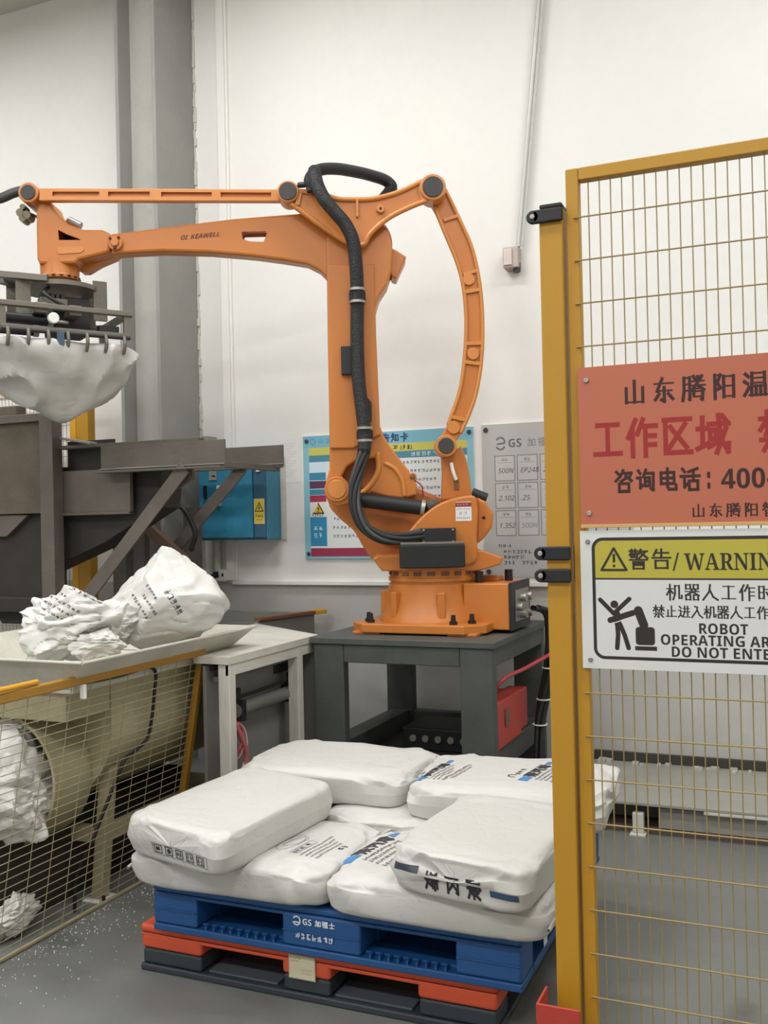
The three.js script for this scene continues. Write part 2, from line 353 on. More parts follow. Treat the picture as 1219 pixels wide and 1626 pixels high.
{ // grey record board with handwriting
  const [c, g] = canvas(820, 850, '#b4b5b2');
  g.strokeStyle = '#5f6368'; g.lineWidth = 9;
  g.beginPath(); g.arc(108, 100, 24, -2.7, 0.3); g.lineTo(88, 112); g.stroke(); g.beginPath(); g.arc(108, 118, 24, 0.3, 2.8); g.stroke();
  g.fillStyle = '#5f6368'; g.font = 'bold 64px sans-serif'; g.fillText('GS', 150, 132); han(g, '加福士', 262, 84, 46, 50, 6, '#888b8c', 58);
  const hand = ['500N', 'EP248', '2', '2.102', '.25', '1', '1.352', '500N', '1'];
  for (let i = 0; i < 9; i++) {
    const x = 74 + (i % 3) * 128, y = 178 + Math.floor(i / 3) * 152;
    g.strokeStyle = '#6b6d6f'; g.lineWidth = 4; g.strokeRect(x, y, 112, 138); g.fillStyle = '#bdbebb'; g.fillRect(x + 2, y + 2, 108, 134);
    greek(g, x + 38, y + 14, 40, 17, '#66686a', 70 + i, 18); g.strokeStyle = '#7c7e80'; g.lineWidth = 2; g.beginPath(); g.moveTo(x + 14, y + 38); g.lineTo(x + 98, y + 38); g.stroke();
    g.save(); g.translate(x + 14, y + 96); g.transform(1, 0, -0.2, 1, 0, 0); g.font = '38px sans-serif'; g.fillStyle = i === 7 ? '#7b7d80' : '#33353a'; g.fillText(hand[i], 0, 0); g.restore();
  }
  greek(g, 84, 668, 90, 20, '#3f4144', 90, 22); greek(g, 112, 700, 170, 20, '#3f4144', 91, 21); greek(g, 112, 730, 120, 20, '#3f4144', 92, 21); greek(g, 112, 760, 78, 20, '#3f4144', 93, 21); greek(g, 214, 760, 90, 20, '#3f4144', 94, 21);
  const t = thing('record_board', 'light grey record board with a grid of handwritten numbers on the wall', 'board', [onZ(765, 675, W0).x, 1.115, W0]);
  part('panel', bx(0, 0.82, 0, 0.85, 0.001, 0.012, 0), panelMats(std(0xffffff, 0.4, 0, { map: canvasTex(c) }), M.white), t);
  for (const [x, y] of [[0.025, 0.82], [0.025, 0.03], [0.795, 0.82]]) part('screw_cap', disc(x, y, 0.014, 0.012, 0.018, 12, 0.002), M.cap, t);
}
{ // paper sheet beside the notice board
  const [c, g] = canvas(256, 400, '#e0dfda');
  for (let k = 0; k < 16; k++) greek(g, 30, 40 + k * 20, 190 - (k % 4) * 20, 9, '#a9aaac', 110 + k, 11);
  const [x0, x1, y0, y1] = onWall(440, 698, 478, 766);
  solo('paper_sheet', 'small white printed sheet stuck to the wall beside the blue notice board', 'paper', bx(x0, x1, y0, y1, W0 + 0.0005, W0 + 0.002, 0), panelMats(std(0xffffff, 0.8, 0, { map: canvasTex(c) }), M.paper));
}
{ // blue control cabinet
  const D = 0.2, zf = W0 + D;
  const a = onZ(312, 735, zf), b = onZ(425, 857, zf), x0 = a.x, x1 = b.x - 0.01, y0 = b.y, y1 = y0 + 0.5;
  const t = thing('control_cabinet', 'blue wall-mounted electrical control cabinet with switches and a yellow warning label', 'cabinet', [x0, y0, W0]);
  const w = x1 - x0, h = y1 - y0;
  part('body', bx(0, w, 0, h, 0.012, D - 0.02, 0.006), M.blueCab, t);
  part('back_plate', bx(-0.01, w + 0.03, -0.005, h + 0.005, 0.0, 0.012), M.offwhite, t);
  const door = part('door', bx(0.012, w - 0.09, 0.012, h - 0.012, D - 0.02, D, 0.005), M.blueCab, t);
  part('side_cover', bx(w - 0.085, w - 0.006, 0.012, h - 0.012, D - 0.02, D - 0.004, 0.004), std(0x335b73, 0.5), t);
  part('name_plate', bx(0.055, 0.25, h - 0.062, h - 0.035, D, D + 0.003, 0.001), M.white, door);
  part('gauge', [bx(0.09, 0.145, h - 0.135, h - 0.075, D, D + 0.006, 0.002)], std(0x8d9388, 0.4), door);
  part('gauge_needle', [bx(0.112, 0.135, h - 0.112, h - 0.104, D + 0.006, D + 0.008, 0)], M.black, door);
  part('selector_switch', [bx(0.055, 0.072, h - 0.245, h - 0.165, D, D + 0.02, 0.004)], M.black, door);
  for (const [x, y, m] of [[0.16, 0.2, M.white], [0.16, 0.175, M.black], [0.12, 0.125, M.cap], [0.16, 0.125, std(0xb75a72, 0.5)], [0.16, 0.1, M.white]]) part('push_button', disc(x, h - 0.5 + y + 0.12, 0.013, D, D + 0.018, 14), m, door);
  part('lock', bx(w - 0.06, w - 0.035, h - 0.095, h - 0.03, D - 0.004, D + 0.004, 0.002), M.white, t);
  const [c, g] = canvas(128, 256, '#cfc99a');
  g.fillStyle = '#d8be45'; g.fillRect(8, 8, 112, 240); g.strokeStyle = '#2c2a20'; g.lineWidth = 9; g.beginPath(); g.moveTo(64, 40); g.lineTo(112, 128); g.lineTo(16, 128); g.closePath(); g.stroke();
  g.lineWidth = 8; g.beginPath(); g.moveTo(70, 66); g.lineTo(56, 94); g.lineTo(72, 92); g.lineTo(60, 118); g.stroke(); greek(g, 18, 165, 94, 26, '#2c2a20', 130, 22); greek(g, 24, 205, 80, 18, '#7d7440', 131, 18);
  part('warning_label', bx(w - 0.082, w - 0.01, 0.095, 0.245, D - 0.004, D - 0.0025, 0), panelMats(std(0xffffff, 0.5, 0, { map: canvasTex(c) }), M.beige), t, 'yellow warning label with black lightning triangle');
}
{ // socket with plug under the cabinet
  const [x0, x1, y0, y1] = onWall(349, 904, 365, 922);
  const t = thing('wall_socket', 'white double wall socket with a black plug at the dado', 'socket', [x0, y0, W0]);
  part('box', bx(0, x1 - x0, 0, y1 - y0, 0.028, 0.06, 0.006), M.white, t);
  part('mount', bx(0.005, x1 - x0 - 0.005, 0.004, y1 - y0 - 0.004, 0, 0.028, 0), M.offwhite, t);
  part('plug', rod(V3(0.0, 0.04, 0.07), V3(0.03, 0.042, 0.062), 0.02, 12), M.black, t);
  part('switch_rocker', bx(x1 - x0 - 0.02, x1 - x0 - 0.008, 0.03, 0.05, 0.06, 0.066, 0.002), M.black, t);
  const p = [V3(0.0, 0.04, 0.07), V3(-0.05, 0.03, 0.09), V3(-0.1, -0.03, 0.09), V3(-0.13, -0.12, 0.08), V3(-0.15, -0.4, 0.07)];
  part('cable', tube(p, 0.006, 30, 6), M.black, t);
  part('conduit', rod(V3(0.0, y1 - y0, 0.03), V3(0.0, 0.38, 0.03), 0.028, 10), M.offwhite, t);
}
{ // junction box and conduit
  const a = onZ(803, 398, W0), b = onZ(828, 428, W0);
  const t = thing('junction_box', 'small metal junction box on the wall at the end of a leaning conduit', 'junction box', [a.x, b.y, W0]);
  const w = b.x - a.x, h = a.y - b.y;
  part('body', bx(0, w, 0, h, 0, 0.07, 0.006), std(0xb3a59c, 0.5, 0.2), t);
  part('cover', bx(w * 0.06, w * 0.62, h * 0.12, h * 0.9, 0.07, 0.078, 0.003), std(0xc9beb6, 0.5, 0.2), t);
  part('gland', rod(V3(w * 0.8, -0.02, 0.035), V3(w * 0.8, 0.03, 0.035), 0.02, 10), M.cap, t);
  const top = onZ(853.5, -30, W0 + 0.035).sub(V3(a.x, b.y, W0));
  const e = onZ(855.5, 0, W0 + 0.035), f = onZ(823, 392, W0 + 0.035), d = e.clone().sub(f).normalize(), p0 = f.clone().sub(V3(a.x, b.y, W0)), p1 = p0.clone().addScaledVector(d, (CEIL - f.y) / d.y);
  part('conduit', [rod(p0, p1, 0.013, 10), rod(p0.clone().add(V3(0.025, 0, 0)), p1.clone().add(V3(0.025, 0, 0)), 0.004, 6)], std(0xbdbcb6, 0.4, 0.2), t);
}
{ // low steel platform along the wall on the right
  const t = thing('wall_platform', 'low grey steel platform along the foot of the back wall', 'platform', [-1.05, 0, W0 + 0.03]);
  const w = 4.4, d = 0.73, h = 0.15;
  part('top_plate', metricUV(bx(0, w, h - 0.015, h, 0, d, 0.003)), M.ledge, t);
  part('front_lip', bx(0.62, w, h - 0.03, h - 0.015, d - 0.02, d, 0.003), M.offwhite, t);
  part('recessed_panel', metricUV(bx(0, 0.42, 0, h - 0.015, 0, d - 0.2, 0)), M.greyPanel, t); part('front_panel', metricUV(bx(0.42, w, 0.03, h - 0.03, 0, d - 0.045, 0)), M.ledge, t);
  for (const x of [0.31, 1.9, 3.5]) { part('foot', bx(x, x + 0.05, 0.01, 0.10, d - 0.04, d - 0.005, 0.004), M.offwhite, t); part('foot_plate', bx(x - 0.01, x + 0.06, 0, 0.01, d - 0.05, d + 0.02, 0.002), M.offwhite, t); }
  part('floor_strip', bx(0.0, w, 0, 0.028, d - 0.2, d - 0.05, 0.002), std(0x5a4c42, 0.7), t);
  // grit and scraps lying against the wall
  const r = rng(77), g = [];
  for (let k = 0; k < 110; k++) { const x = r() * w, s = 0.006 + 0.014 * r(); g.push(bx(x, x + s * 2, h, h + s * 0.8, 0.0 + 0.05 * r(), 0.03 + 0.06 * r(), 0)); }
  stuff(part('grit', g, std(0xb5b2a9, 0.8), t));
  part('dirty_gap', bx(0, w, h, h + 0.045, -0.029, -0.002, 0), M.grimeEdge, t);
}

// ------------------------------------------------------------------ the robot's steel stand
const TOP = 0.9, SX0 = -2.145, SX1 = -1.262, SZ0 = -5.05, SZ1 = -4.12;
{
  const t = thing('robot_stand', 'dark grey welded steel stand carrying the orange robot', 'stand', [SX0, 0, SZ0]);
  const w = SX1 - SX0, d = SZ1 - SZ0, L = 0.155, T = 0.06;
  part('top_plate', metricUV(bx(-0.012, w + 0.012, TOP - 0.03, TOP, -0.012, d + 0.012, 0.004)), M.stand, t);
  for (const [x, z] of [[0, 0], [w - L, 0], [0, d - T], [w - L, d - T]]) part('leg', metricUV(bx(x, x + L, 0.012, TOP - 0.03, z, z + T, 0.006)), M.stand, t);
  for (const [x, z] of [[0, 0], [w - L, 0], [0, d - T], [w - L, d - T]]) part('foot_plate', bx(x - 0.03, x + L + 0.03, 0, 0.012, z - 0.03, z + T + 0.03), M.stand, t);
  for (const z of [0.002, d - T + 0.002]) part('apron', metricUV(bx(L, w - L, TOP - 0.115, TOP - 0.03, z, z + T - 0.004, 0.005)), M.stand, t);
  for (const x of [0.002, w - 0.062]) part('apron', metricUV(bx(x, x + 0.06, TOP - 0.115, TOP - 0.03, T, d - T, 0.005)), M.stand, t);
  part('lower_beam', metricUV(bx(L, w - L, 0.29, 0.40, 0.002, T - 0.002, 0.005)), M.stand, t);
  for (const x of [0.02, w - 0.13]) part('lower_beam', metricUV(bx(x, x + 0.11, 0.29, 0.40, T, d - T, 0.005)), M.stand, t);
  part('equipment_shelf', metricUV(bx(0.13, w - 0.13, 0.30, 0.315, T, d - T, 0.003)), M.dumpDark, t);
}
{ // black controller box on the shelf
  const t = thing('controller_box', 'dark controller box with connectors on the shelf of the robot stand', 'controller', [-1.66, 0.315, -4.62]);
  part('housing', bx(-0.18, 0.2, 0, 0.11, -0.14, 0.16, 0.008), M.black, t);
  for (let k = 0; k < 5; k++) part('connector', disc(-0.12 + k * 0.065, 0.06, 0.018, 0.16, 0.175, 12), M.screw, t);
}
{ // red box between the legs on the stand's right side, and its red hose
  const t = thing('valve_box', 'red metal box with a small latch between the legs of the robot stand', 'box', [SX1, 0.402, -4.19]);
  part('housing', bx(-0.13, -0.006, 0.0, 0.215, -0.40, 0, 0.010), M.red, t);
  part('rear_housing', bx(-0.13, -0.03, 0.0, 0.195, -0.60, -0.40, 0.008), M.red, t);
  part('latch', bx(-0.006, 0.001, 0.09, 0.17, -0.17, -0.11, 0.002), std(0x7e5a4a, 0.5, 0.4), t);
  const h = [V3(-0.05, 0.21, -0.14), V3(-0.03, 0.27, -0.06), V3(0.0, 0.31, -0.07), V3(0.05, 0.335, -0.28), V3(0.11, 0.37, -0.5), V3(0.18, 0.42, -0.66)];
  part('hose', tube(h, 0.009, 40, 8), M.hoseRed, t);
}
{ // bundle of black cables going down beside the stand
  const c = [[850, 965, -4.6], [868, 972, -4.65], [874, 1010, -4.72], [872, 1060, -4.75], [863, 1110, -4.75], [857, 1150, -4.73], [856, 1200, -4.7]];
  const pts = c.map(([x, y, z]) => onZ(x, y, z)); const bot = pts[pts.length - 1].clone(); bot.y = 0.02; pts.push(bot);
  const t = thing('cable_bundle', 'black cable bundle hanging beside the robot stand to the floor', 'cable');
  for (let k = 0; k < 4; k++) part('cable', tube(pts.map((p, i) => p.clone().add(V3(0.018 * Math.cos(k * 1.6 + i * 0.4), 0, 0.018 * Math.sin(k * 1.6 + i * 0.4)))), 0.013, 60, 7), M.rubber, t);
  for (const i of [3, 4, 5]) part('cable_tie', (() => { const g = new THREE.TorusGeometry(0.034, 0.004, 6, 18); g.rotateX(Math.PI / 2); return g.translate(pts[i].x, pts[i].y, pts[i].z); })(), M.white, t);
}

// ------------------------------------------------------------------ the palletizing robot
const RB = V3(-1.7, TOP, -4.57), RN = V3(Math.sin(YAW), 0, Math.cos(YAW)), RXV = V3(Math.cos(YAW), 0, -Math.sin(YAW));
// a point of the photograph on the arm's plane, off metres in front of the arm's middle: [x, y] in the robot's axes
function R2(px, py, off = 0) { const d = ray(px, py), k = (off + RB.clone().sub(EYE).dot(RN)) / d.dot(RN), p = EYE.clone().addScaledVector(d, k).sub(RB); return [p.dot(RXV), p.y]; }
const R3 = (px, py, off) => { const [x, y] = R2(px, py, off); return V3(x, y, off); };
const RP = (list, off) => list.map(([x, y]) => R2(x, y, off));
const PXM = 4.866 / F;                                   // metres for one photo pixel at the robot
const robot = thing('palletizing_robot', 'orange four-axis palletizing robot arm with black cable hose', 'robot', RB.toArray(), YAW);
{
  const OR = M.orange, t = robot;
  // base, square to the stand
  const base = (name, g, m, l) => { const o = part(name, g, m, t, l); o.rotation.y = -YAW; return o; };
  const bp = new THREE.Shape(); const bw = 0.335, bd = 0.30, ch = 0.08;
  [[-bw, -bd + ch], [-bw + ch, -bd], [bw - ch, -bd], [bw, -bd + ch], [bw, bd - ch], [bw - ch, bd], [-bw + ch, bd], [-bw, bd - ch]].forEach(([x, y], i) => i ? bp.lineTo(x, y) : bp.moveTo(x, y));
  const bpg = new THREE.ExtrudeGeometry(bp, { depth: 0.032, bevelEnabled: true, bevelSize: 0.005, bevelThickness: 0.005, bevelSegments: 2 }); bpg.rotateX(-Math.PI / 2); bpg.translate(0, 0.014, 0);
  base('base_plate', bpg, OR); for (const [x0, x1] of [[-bw + 0.02, -0.17], [0.17, bw - 0.02]]) base('base_foot', bx(x0, x1, 0, 0.014, -bd + 0.03, bd - 0.01), OR);
  base('shim_gap', bx(-0.165, 0.165, 0.001, 0.012, 0.0, bd - 0.035, 0), M.black);
  const ped = [[0.0, 0.05], [0.272, 0.05], [0.27, 0.062], [0.252, 0.09], [0.236, 0.14], [0.226, 0.19], [0.221, 0.232], [0.213, 0.236], [0.213, 0.246], [0.0, 0.246]].map((p) => new THREE.Vector2(...p));
  base('pedestal', toCreasedNormals(new THREE.LatheGeometry(ped, 48), 0.5), OR);
  for (const a of [0.5, 1.2, 1.95, 2.65, -0.5, -1.2, -1.95, -2.65]) { const g = bx(-0.02, 0.02, 0.05, 0.2, 0.2, 0.262, 0.01); g.rotateY(a); base('pedestal_rib', g, OR); }
  const ring = [[0, 0.246], [0.222, 0.246], [0.222, 0.262], [0.216, 0.266], [0.216, 0.3], [0.224, 0.303], [0.224, 0.312], [0, 0.312]].map((p) => new THREE.Vector2(...p));
  const rg = base('turntable_ring', toCreasedNormals(new THREE.LatheGeometry(ring, 48), 0.5), OR);
  for (let k = 0; k < 20; k++) { const a = k / 20 * Math.PI * 2, g = bx(-0.02, 0.02, 0.274, 0.294, 0.2145, 0.219, 0.002); g.rotateY(a); part('slot', g, M.rust, rg); }
  for (const [x, z] of [[-0.27, 0.19], [-0.24, 0.235], [0.26, 0.19], [0.19, 0.255], [-0.27, -0.19], [0.27, -0.2]]) base('anchor_bolt', [rod(V3(x, 0.05, z), V3(x, 0.066, z), 0.02, 8), rod(V3(x, 0.066, z), V3(x, 0.096, z), 0.013, 8, 0.011)], M.bolt);
  // connector box on the right of the base
  const cb = base('connector_box', bx(0.20, 0.425, 0.016, 0.235, -0.20, 0.13, 0.006), OR);
  const ce = part('connector_panel', bx(0.425, 0.437, 0.012, 0.24, -0.205, 0.135, 0.003), M.black, cb);
  part('connector_plate', bx(0.437, 0.441, 0.05, 0.2, -0.17, 0.07, 0.002), M.zinc, cb);
  for (const [y, z] of [[0.08, -0.12], [0.08, -0.02], [0.16, -0.12], [0.16, -0.02], [0.12, 0.05]]) { const g = rod(V3(0.441, y, z), V3(0.47, y, z), 0.02, 12); part('cable_gland', g, M.screw, cb); }
  for (const [x, z] of [[0.26, 0.06], [0.36, -0.1]]) base('stop_bolt', rod(V3(x, 0.235, z), V3(x, 0.29, z), 0.02, 10), M.bolt);
  base('rear_boss', bx(0.19, 0.32, 0.235, 0.26, -0.16, -0.05, 0.004), OR);

  // shoulder: swivel plate, rear half, front cheek
  const swivel = RP([[592, 886], [606, 905], [757, 905], [790, 895], [795, 884], [760, 872], [735, 878], [600, 880]], 0.05);
  part('swivel_plate', poly(swivel, 0.36, -0.2, 0.008), OR, t);
  const rear = smoothPoly(RP([[520, 797], [537, 822], [560, 842], [578, 872], [592, 889], [640, 896], [690, 893], [735, 868], [742, 820], [700, 790], [660, 772], [620, 735], [580, 730], [548, 752]], -0.05), 4);
  part('shoulder_casting', poly(rear, 0.16, -0.27, 0.014), OR, t);
  const inner = smoothPoly(RP([[575, 800], [580, 835], [610, 862], [680, 862], [700, 800], [640, 775], [600, 780]], 0.03), 4);
  part('gearbox_recess', poly(inner, 0.06, -0.12, 0.008), M.orange, t);
  const cheek = smoothPoly(RP([[642, 893], [646, 850], [660, 830], [676, 814], [703, 797], [734, 788], [753, 788], [758, 800], [757, 850], [754, 893], [700, 896]], 0.17), 4);
  part('front_cheek', poly(cheek, 0.10, 0.08, 0.010), OR, t);
  const cheekB = RP([[757, 790], [770, 796], [783, 816], [781, 837], [766, 857], [756, 864]], 0.1);
  part('motor_cover', poly(cheekB, 0.16, -0.04, 0.014), OR, t);
  { const [x, y] = R2(768, 822, 0.12); part('cover_bolt', disc(x, y, 0.008, 0.118, 0.126, 10), M.bolt, t); }
  { const a = R3(749, 783, -0.02), b = R3(772, 792, -0.02); part('brake_plug', rod(a, b, 0.028, 12), M.black, t); }
  // sticker
  { const [c, g] = canvas(160, 190, '#dcdad6'); g.fillStyle = '#8d2b31'; g.fillRect(0, 6, 160, 44); greek(g, 12, 16, 130, 24, '#c98d8d', 140, 26); greek(g, 10, 64, 140, 16, '#6a6a78', 141, 16); greek(g, 30, 94, 100, 34, '#9a9aa4', 142, 40); greek(g, 10, 150, 140, 20, '#55555f', 143, 18);
    const a = R2(723, 797, 0.19), b = R2(749, 827, 0.19); const m = part('rating_label', new THREE.PlaneGeometry(b[0] - a[0], a[1] - b[1]).translate((a[0] + b[0]) / 2, (a[1] + b[1]) / 2, 0.1812), std(0xffffff, 0.5, 0, { map: canvasTex(c) }), t, 'white and red rating label'); }
  // black boxes on the front
  { const a = R2(668, 839, 0.24), b = R2(724, 863, 0.24); const m = part('cable_entry_plate', bx(a[0], b[0], b[1], a[1], 0.181, 0.235, 0.004), M.black, t);
    for (const [x, y] of [[0.08, 0.12], [0.92, 0.12], [0.08, 0.88], [0.92, 0.88]]) part('screw', disc(lerp(a[0], b[0], x), lerp(b[1], a[1], y), 0.005, 0.235, 0.239, 8, 0.001), M.screw, m); }
  { const a = R2(634, 866, 0.28), b = R2(739, 903, 0.28); const m = part('battery_box', bx(a[0], b[0], b[1] + 0.006, a[1], 0.181, 0.278, 0.006), M.black, t); part('box_lid', bx(a[0] + 0.004, b[0] - 0.004, a[1], a[1] + 0.012, 0.183, 0.276, 0.003), M.gripper, m); }

  // lower arm
  const la = RP([[518, 376], [519, 470], [520, 540], [522, 640], [523, 700], [523, 745], [517, 765], [515, 783], [521, 798], [535, 804], [552, 800], [562, 790], [575, 786], [590, 782], [615, 789], [640, 792], [661, 786], [662, 770], [648, 746], [634, 728], [619, 708], [609, 692], [603, 676], [600, 600], [597, 530], [596, 490], [602, 470], [614, 452], [621, 430], [623, 395], [616, 362], [600, 350], [560, 348]], 0.1);
  const hole = RP([[543, 756], [551, 741], [566, 731], [594, 727], [598, 735], [596, 752], [584, 770], [571, 780], [556, 772]], 0.1);
  part('lower_arm', poly(la, 0.16, -0.06, 0.010, [hole]), OR, t);
  part('lower_arm_back', poly(RP([[540, 720], [600, 715], [612, 745], [600, 775], [545, 775]], 0), 0.03, -0.05, 0.004), M.orange, t);
  { const [x, y] = R2(535, 777, 0.1); part('pivot_boss', disc(x, y, 0.062, 0.09, 0.112, 30), OR, t); part('pivot_cover', disc(x, y, 0.046, 0.112, 0.118, 30), M.orangeRim, t); }
  part('arm_face_plate', poly(RP([[519, 419], [556, 421], [594, 419], [594, 480], [598, 560], [601, 660], [604, 690], [560, 712], [524, 712], [521, 540]], 0.11), 0.022, 0.095, 0.006), OR, t);
  part('shoulder_arc_rib', (() => { const c = [[612, 736], [626, 744], [638, 762], [642, 786]].map(([x, y]) => R3(x, y, 0.1)); return capsule(c, 0.012, 24, 8); })(), M.orangeRim, t);
  part('shoulder_arc_rib', (() => { const c = [[600, 722], [600, 748], [588, 770], [572, 784], [556, 786]].map(([x, y]) => R3(x, y, 0.1)); return capsule(c, 0.014, 24, 8); })(), M.orangeRim, t);
  { const [x, y] = R2(655, 757, 0.1); part('lug', disc(x, y, 0.02, 0.02, 0.1, 16), OR, t); part('lug_plug', disc(x, y, 0.012, 0.1, 0.106, 14), M.rust, t); }
  { const a = R3(672, 789, 0.02), b = R3(650, 760, 0.02); part('red_cable', tube([a, R3(668, 770, 0.03), b], 0.004, 16, 6), M.hoseRed, t); }
  // elbow
  { const [x, y] = R2(572, 388, 0.05); part('elbow_housing', disc(x, y, 0.158, -0.12, 0.055, 44, 0.012), OR, t); part('elbow_ring', disc(x, y, 0.12, 0.055, 0.068, 40, 0.004), M.orange, t); }
  part('elbow_motor_flange', poly(RP([[622, 398], [630, 402], [644, 411], [643, 416], [629, 446], [622, 444], [616, 430]], 0), 0.13, -0.08, 0.008), OR, t);
  { const a = R3(626, 418, -0.02), b = R3(612, 418, -0.02); part('elbow_motor', rod(a, b, 0.06, 16), OR, t); }
  // upper arm
  const ua = RP([[176, 371], [264, 360], [369, 347], [430, 342], [482, 338], [530, 342], [560, 360], [560, 425], [519, 441], [507, 429], [487, 419], [450, 413], [406, 407], [332, 400.5], [258, 398.5], [192, 402], [176, 404]], 0.08);
  const slot = RP([[379, 367], [384, 364], [423, 363], [428, 370], [421, 388], [396, 387], [382, 383]], 0.08);
  part('upper_arm', poly(ua, 0.10, -0.02, 0.012, [slot]), OR, t);
  { const [c, g] = canvas(512, 96); g.clearRect(0, 0, 512, 96); g.fillStyle = '#5e2418'; g.font = 'italic bold 74px sans-serif'; g.save(); g.transform(1, 0, -0.15, 1, 10, 0); g.fillText('OI', 8, 76, 80); g.fillText('KEAWELL', 118, 76, 380); g.restore();
    const tx = canvasTex(c), a = R3(284, 373, 0.081), b = R3(358, 366, 0.081), dx = b.clone().sub(a), w = dx.length(); const gm = new THREE.PlaneGeometry(w, w * 0.17); gm.rotateZ(Math.atan2(dx.y, dx.x));
    const mid = a.clone().add(b).multiplyScalar(0.5); gm.translate(mid.x, mid.y - 0.014, 0.0815); part('lettering', gm, std(0xffffff, 0.5, 0, { map: tx, transparent: true, alphaTest: 0.4 }), t, 'dark maker lettering on the arm'); }
  // wrist head
  const wh = RP([[57, 320], [80, 320], [84, 330], [92, 341], [108, 355], [131, 364], [161, 364], [172, 369], [175, 376], [174, 398], [166, 402], [125, 412], [119, 418], [62, 419], [58, 410], [57, 360]], 0.09);
  const whole = RP([[88, 361], [93, 361], [107, 368], [131, 377], [131, 385], [90, 385]], 0.09);
  part('wrist_head', poly(wh, 0.18, -0.09, 0.012, [whole]), OR, t);
  part('wrist_inner', poly(RP([[84, 358], [135, 370], [135, 388], [86, 388]], 0), 0.05, -0.09, 0.003), M.cap, t);
  part('wrist_badge', poly(RP([[92, 393], [130, 392], [134, 397], [128, 402], [94, 404], [90, 398]], 0.09), 0.006, 0.088, 0.002), M.orangeRim, t);
  { const [x, y] = R2(184, 387, 0.08); part('wrist_pivot', [disc(x, y, 0.036, -0.02, 0.10, 20), disc(x, y, 0.02, 0.1, 0.112, 16)], OR, t); for (const [dx, dy] of [[0.02, 0.024], [-0.022, 0.02], [0.0, -0.028]]) part('pivot_bolt', disc(x + dx, y + dy, 0.007, 0.1, 0.108, 8, 0.001), M.bolt, t); }
  part('wrist_fork', poly(RP([[128, 412], [150, 405], [192, 403], [186, 411], [160, 422], [140, 434], [131, 434]], -0.05), 0.08, -0.10, 0.008), M.orangeRim, t);
  { const [x, y] = R2(46.5, 307, 0.12); part('wrist_link_eye', disc(x, y, 0.05, -0.06, 0.135, 28, 0.004), OR, t); part('pivot_cap', disc(x, y, 0.036, 0.135, 0.142, 24, 0.002), M.cap, t); }
  { const [x] = R2(95, 430, 0), y0 = R2(95, 446, 0)[1], y1 = R2(95, 417, 0)[1]; const g = [[0, y0], [0.094, y0], [0.096, y0 + 0.012], [0.093, y0 + 0.018], [0.095, y1], [0, y1]].map((p) => new THREE.Vector2(...p));
    part('flange_axis', toCreasedNormals(new THREE.LatheGeometry(g, 36), 0.5).translate(x, 0, 0), OR, t);
    part('flange_ring', new THREE.CylinderGeometry(0.082, 0.086, 0.032, 32).translate(x, y0 - 0.016, 0), M.rust, t);
    for (let k = 0; k < 16; k++) { const a = k / 16 * Math.PI * 2; part('flange_bolt', bx(-0.008, 0.008, y0 + 0.003, y0 + 0.012, 0.093, 0.1, 0.002).rotateY(a).translate(x, 0, 0), M.bolt, t); } }
  // tie rod between wrist and elbow link
  const tr = RP([[60, 301], [66, 300.5], [448, 302], [448, 321], [66, 320], [60, 317]], 0.11);
  const rods = [[[84, 305], [160, 305], [160, 314], [84, 314]], [[172, 305], [240, 305], [240, 314.5], [172, 314.5]], [[256, 305.5], [338, 306], [338, 315], [256, 315]], [[350, 306], [432, 306.5], [432, 316], [350, 315.5]]].map((h) => RP(h, 0.12));
  part('tie_rod', poly(tr, 0.035, 0.085, 0.004), OR, t);
  part('tie_rod_flange', poly(RP([[64, 300.5], [448, 302], [448, 321], [64, 320]], 0.12), 0.018, 0.118, 0.003, rods), M.orangeRim, t);
  // triangle link at the elbow
  const tl = RP([[448, 318], [464, 326], [495, 348], [522, 368], [550, 385], [562, 391], [576, 391], [586, 374], [614, 348], [648, 330], [680, 318], [698, 312], [704, 298], [698, 284], [684, 279], [670, 287], [650, 297], [631, 305], [610, 312], [591, 315], [560, 316], [536, 315], [507, 306], [476, 302], [462, 288], [450, 290], [442, 303]], 0.15);
  part('elbow_link', poly(tl, 0.04, 0.11, 0.006), OR, t);
  const rim = [[[464, 325], [522, 367], [552, 385], [576, 389], [586, 373], [614, 348], [648, 330], [676, 319]], [[474, 304], [507, 307], [536, 316], [562, 317], [591, 316], [631, 306], [668, 289]]];
  for (const r of rim) part('link_rim', capsule(r.map(([x, y]) => R3(x, y, 0.152)), 0.013, 60, 8), M.orangeRim, t);
  part('link_rib', bar(R3(567, 318, 0.155), R3(567, 345, 0.155), 0.012, 0.022), M.orangeRim, t); part('link_rib', bar(R3(667, 296, 0.155), R3(671, 318, 0.155), 0.012, 0.022), M.orangeRim, t); part('link_rib', bar(R3(476, 305, 0.155), R3(472, 326, 0.155), 0.012, 0.022), M.orangeRim, t);
  { const [x, y] = R2(604, 332, 0.16); part('link_boss', disc(x, y, 0.02, 0.14, 0.17, 16), M.orangeRim, t); part('boss_hole', disc(x, y, 0.007, 0.17, 0.1715, 10, 0.0005), M.bolt, t); }
  for (const [px, py, ro, ri] of [[457, 304, 0.053, 0.043], [687, 297, 0.064, 0.05]]) { const [x, y] = R2(px, py, 0.17); part('link_eye', disc(x, y, ro, 0.05, 0.172, 30, 0.004), M.orangeRim, t); part('pivot_cap', disc(x, y, ri, 0.172, 0.18, 26, 0.002), M.cap, t); }
  // rear link (curved)
  const rl = smoothPoly(RP([[684, 320], [693, 338], [703, 362], [716, 392], [726, 418], [735, 452], [739, 500], [739, 540], [737, 570], [729, 621], [711, 673], [697, 700], [700, 716], [714, 718], [722, 704], [736, 680], [751, 643], [761, 606], [766, 560], [766, 488], [760, 437], [749, 391], [731, 351], [716, 318], [707, 298], [695, 296]], 0.06), 3);
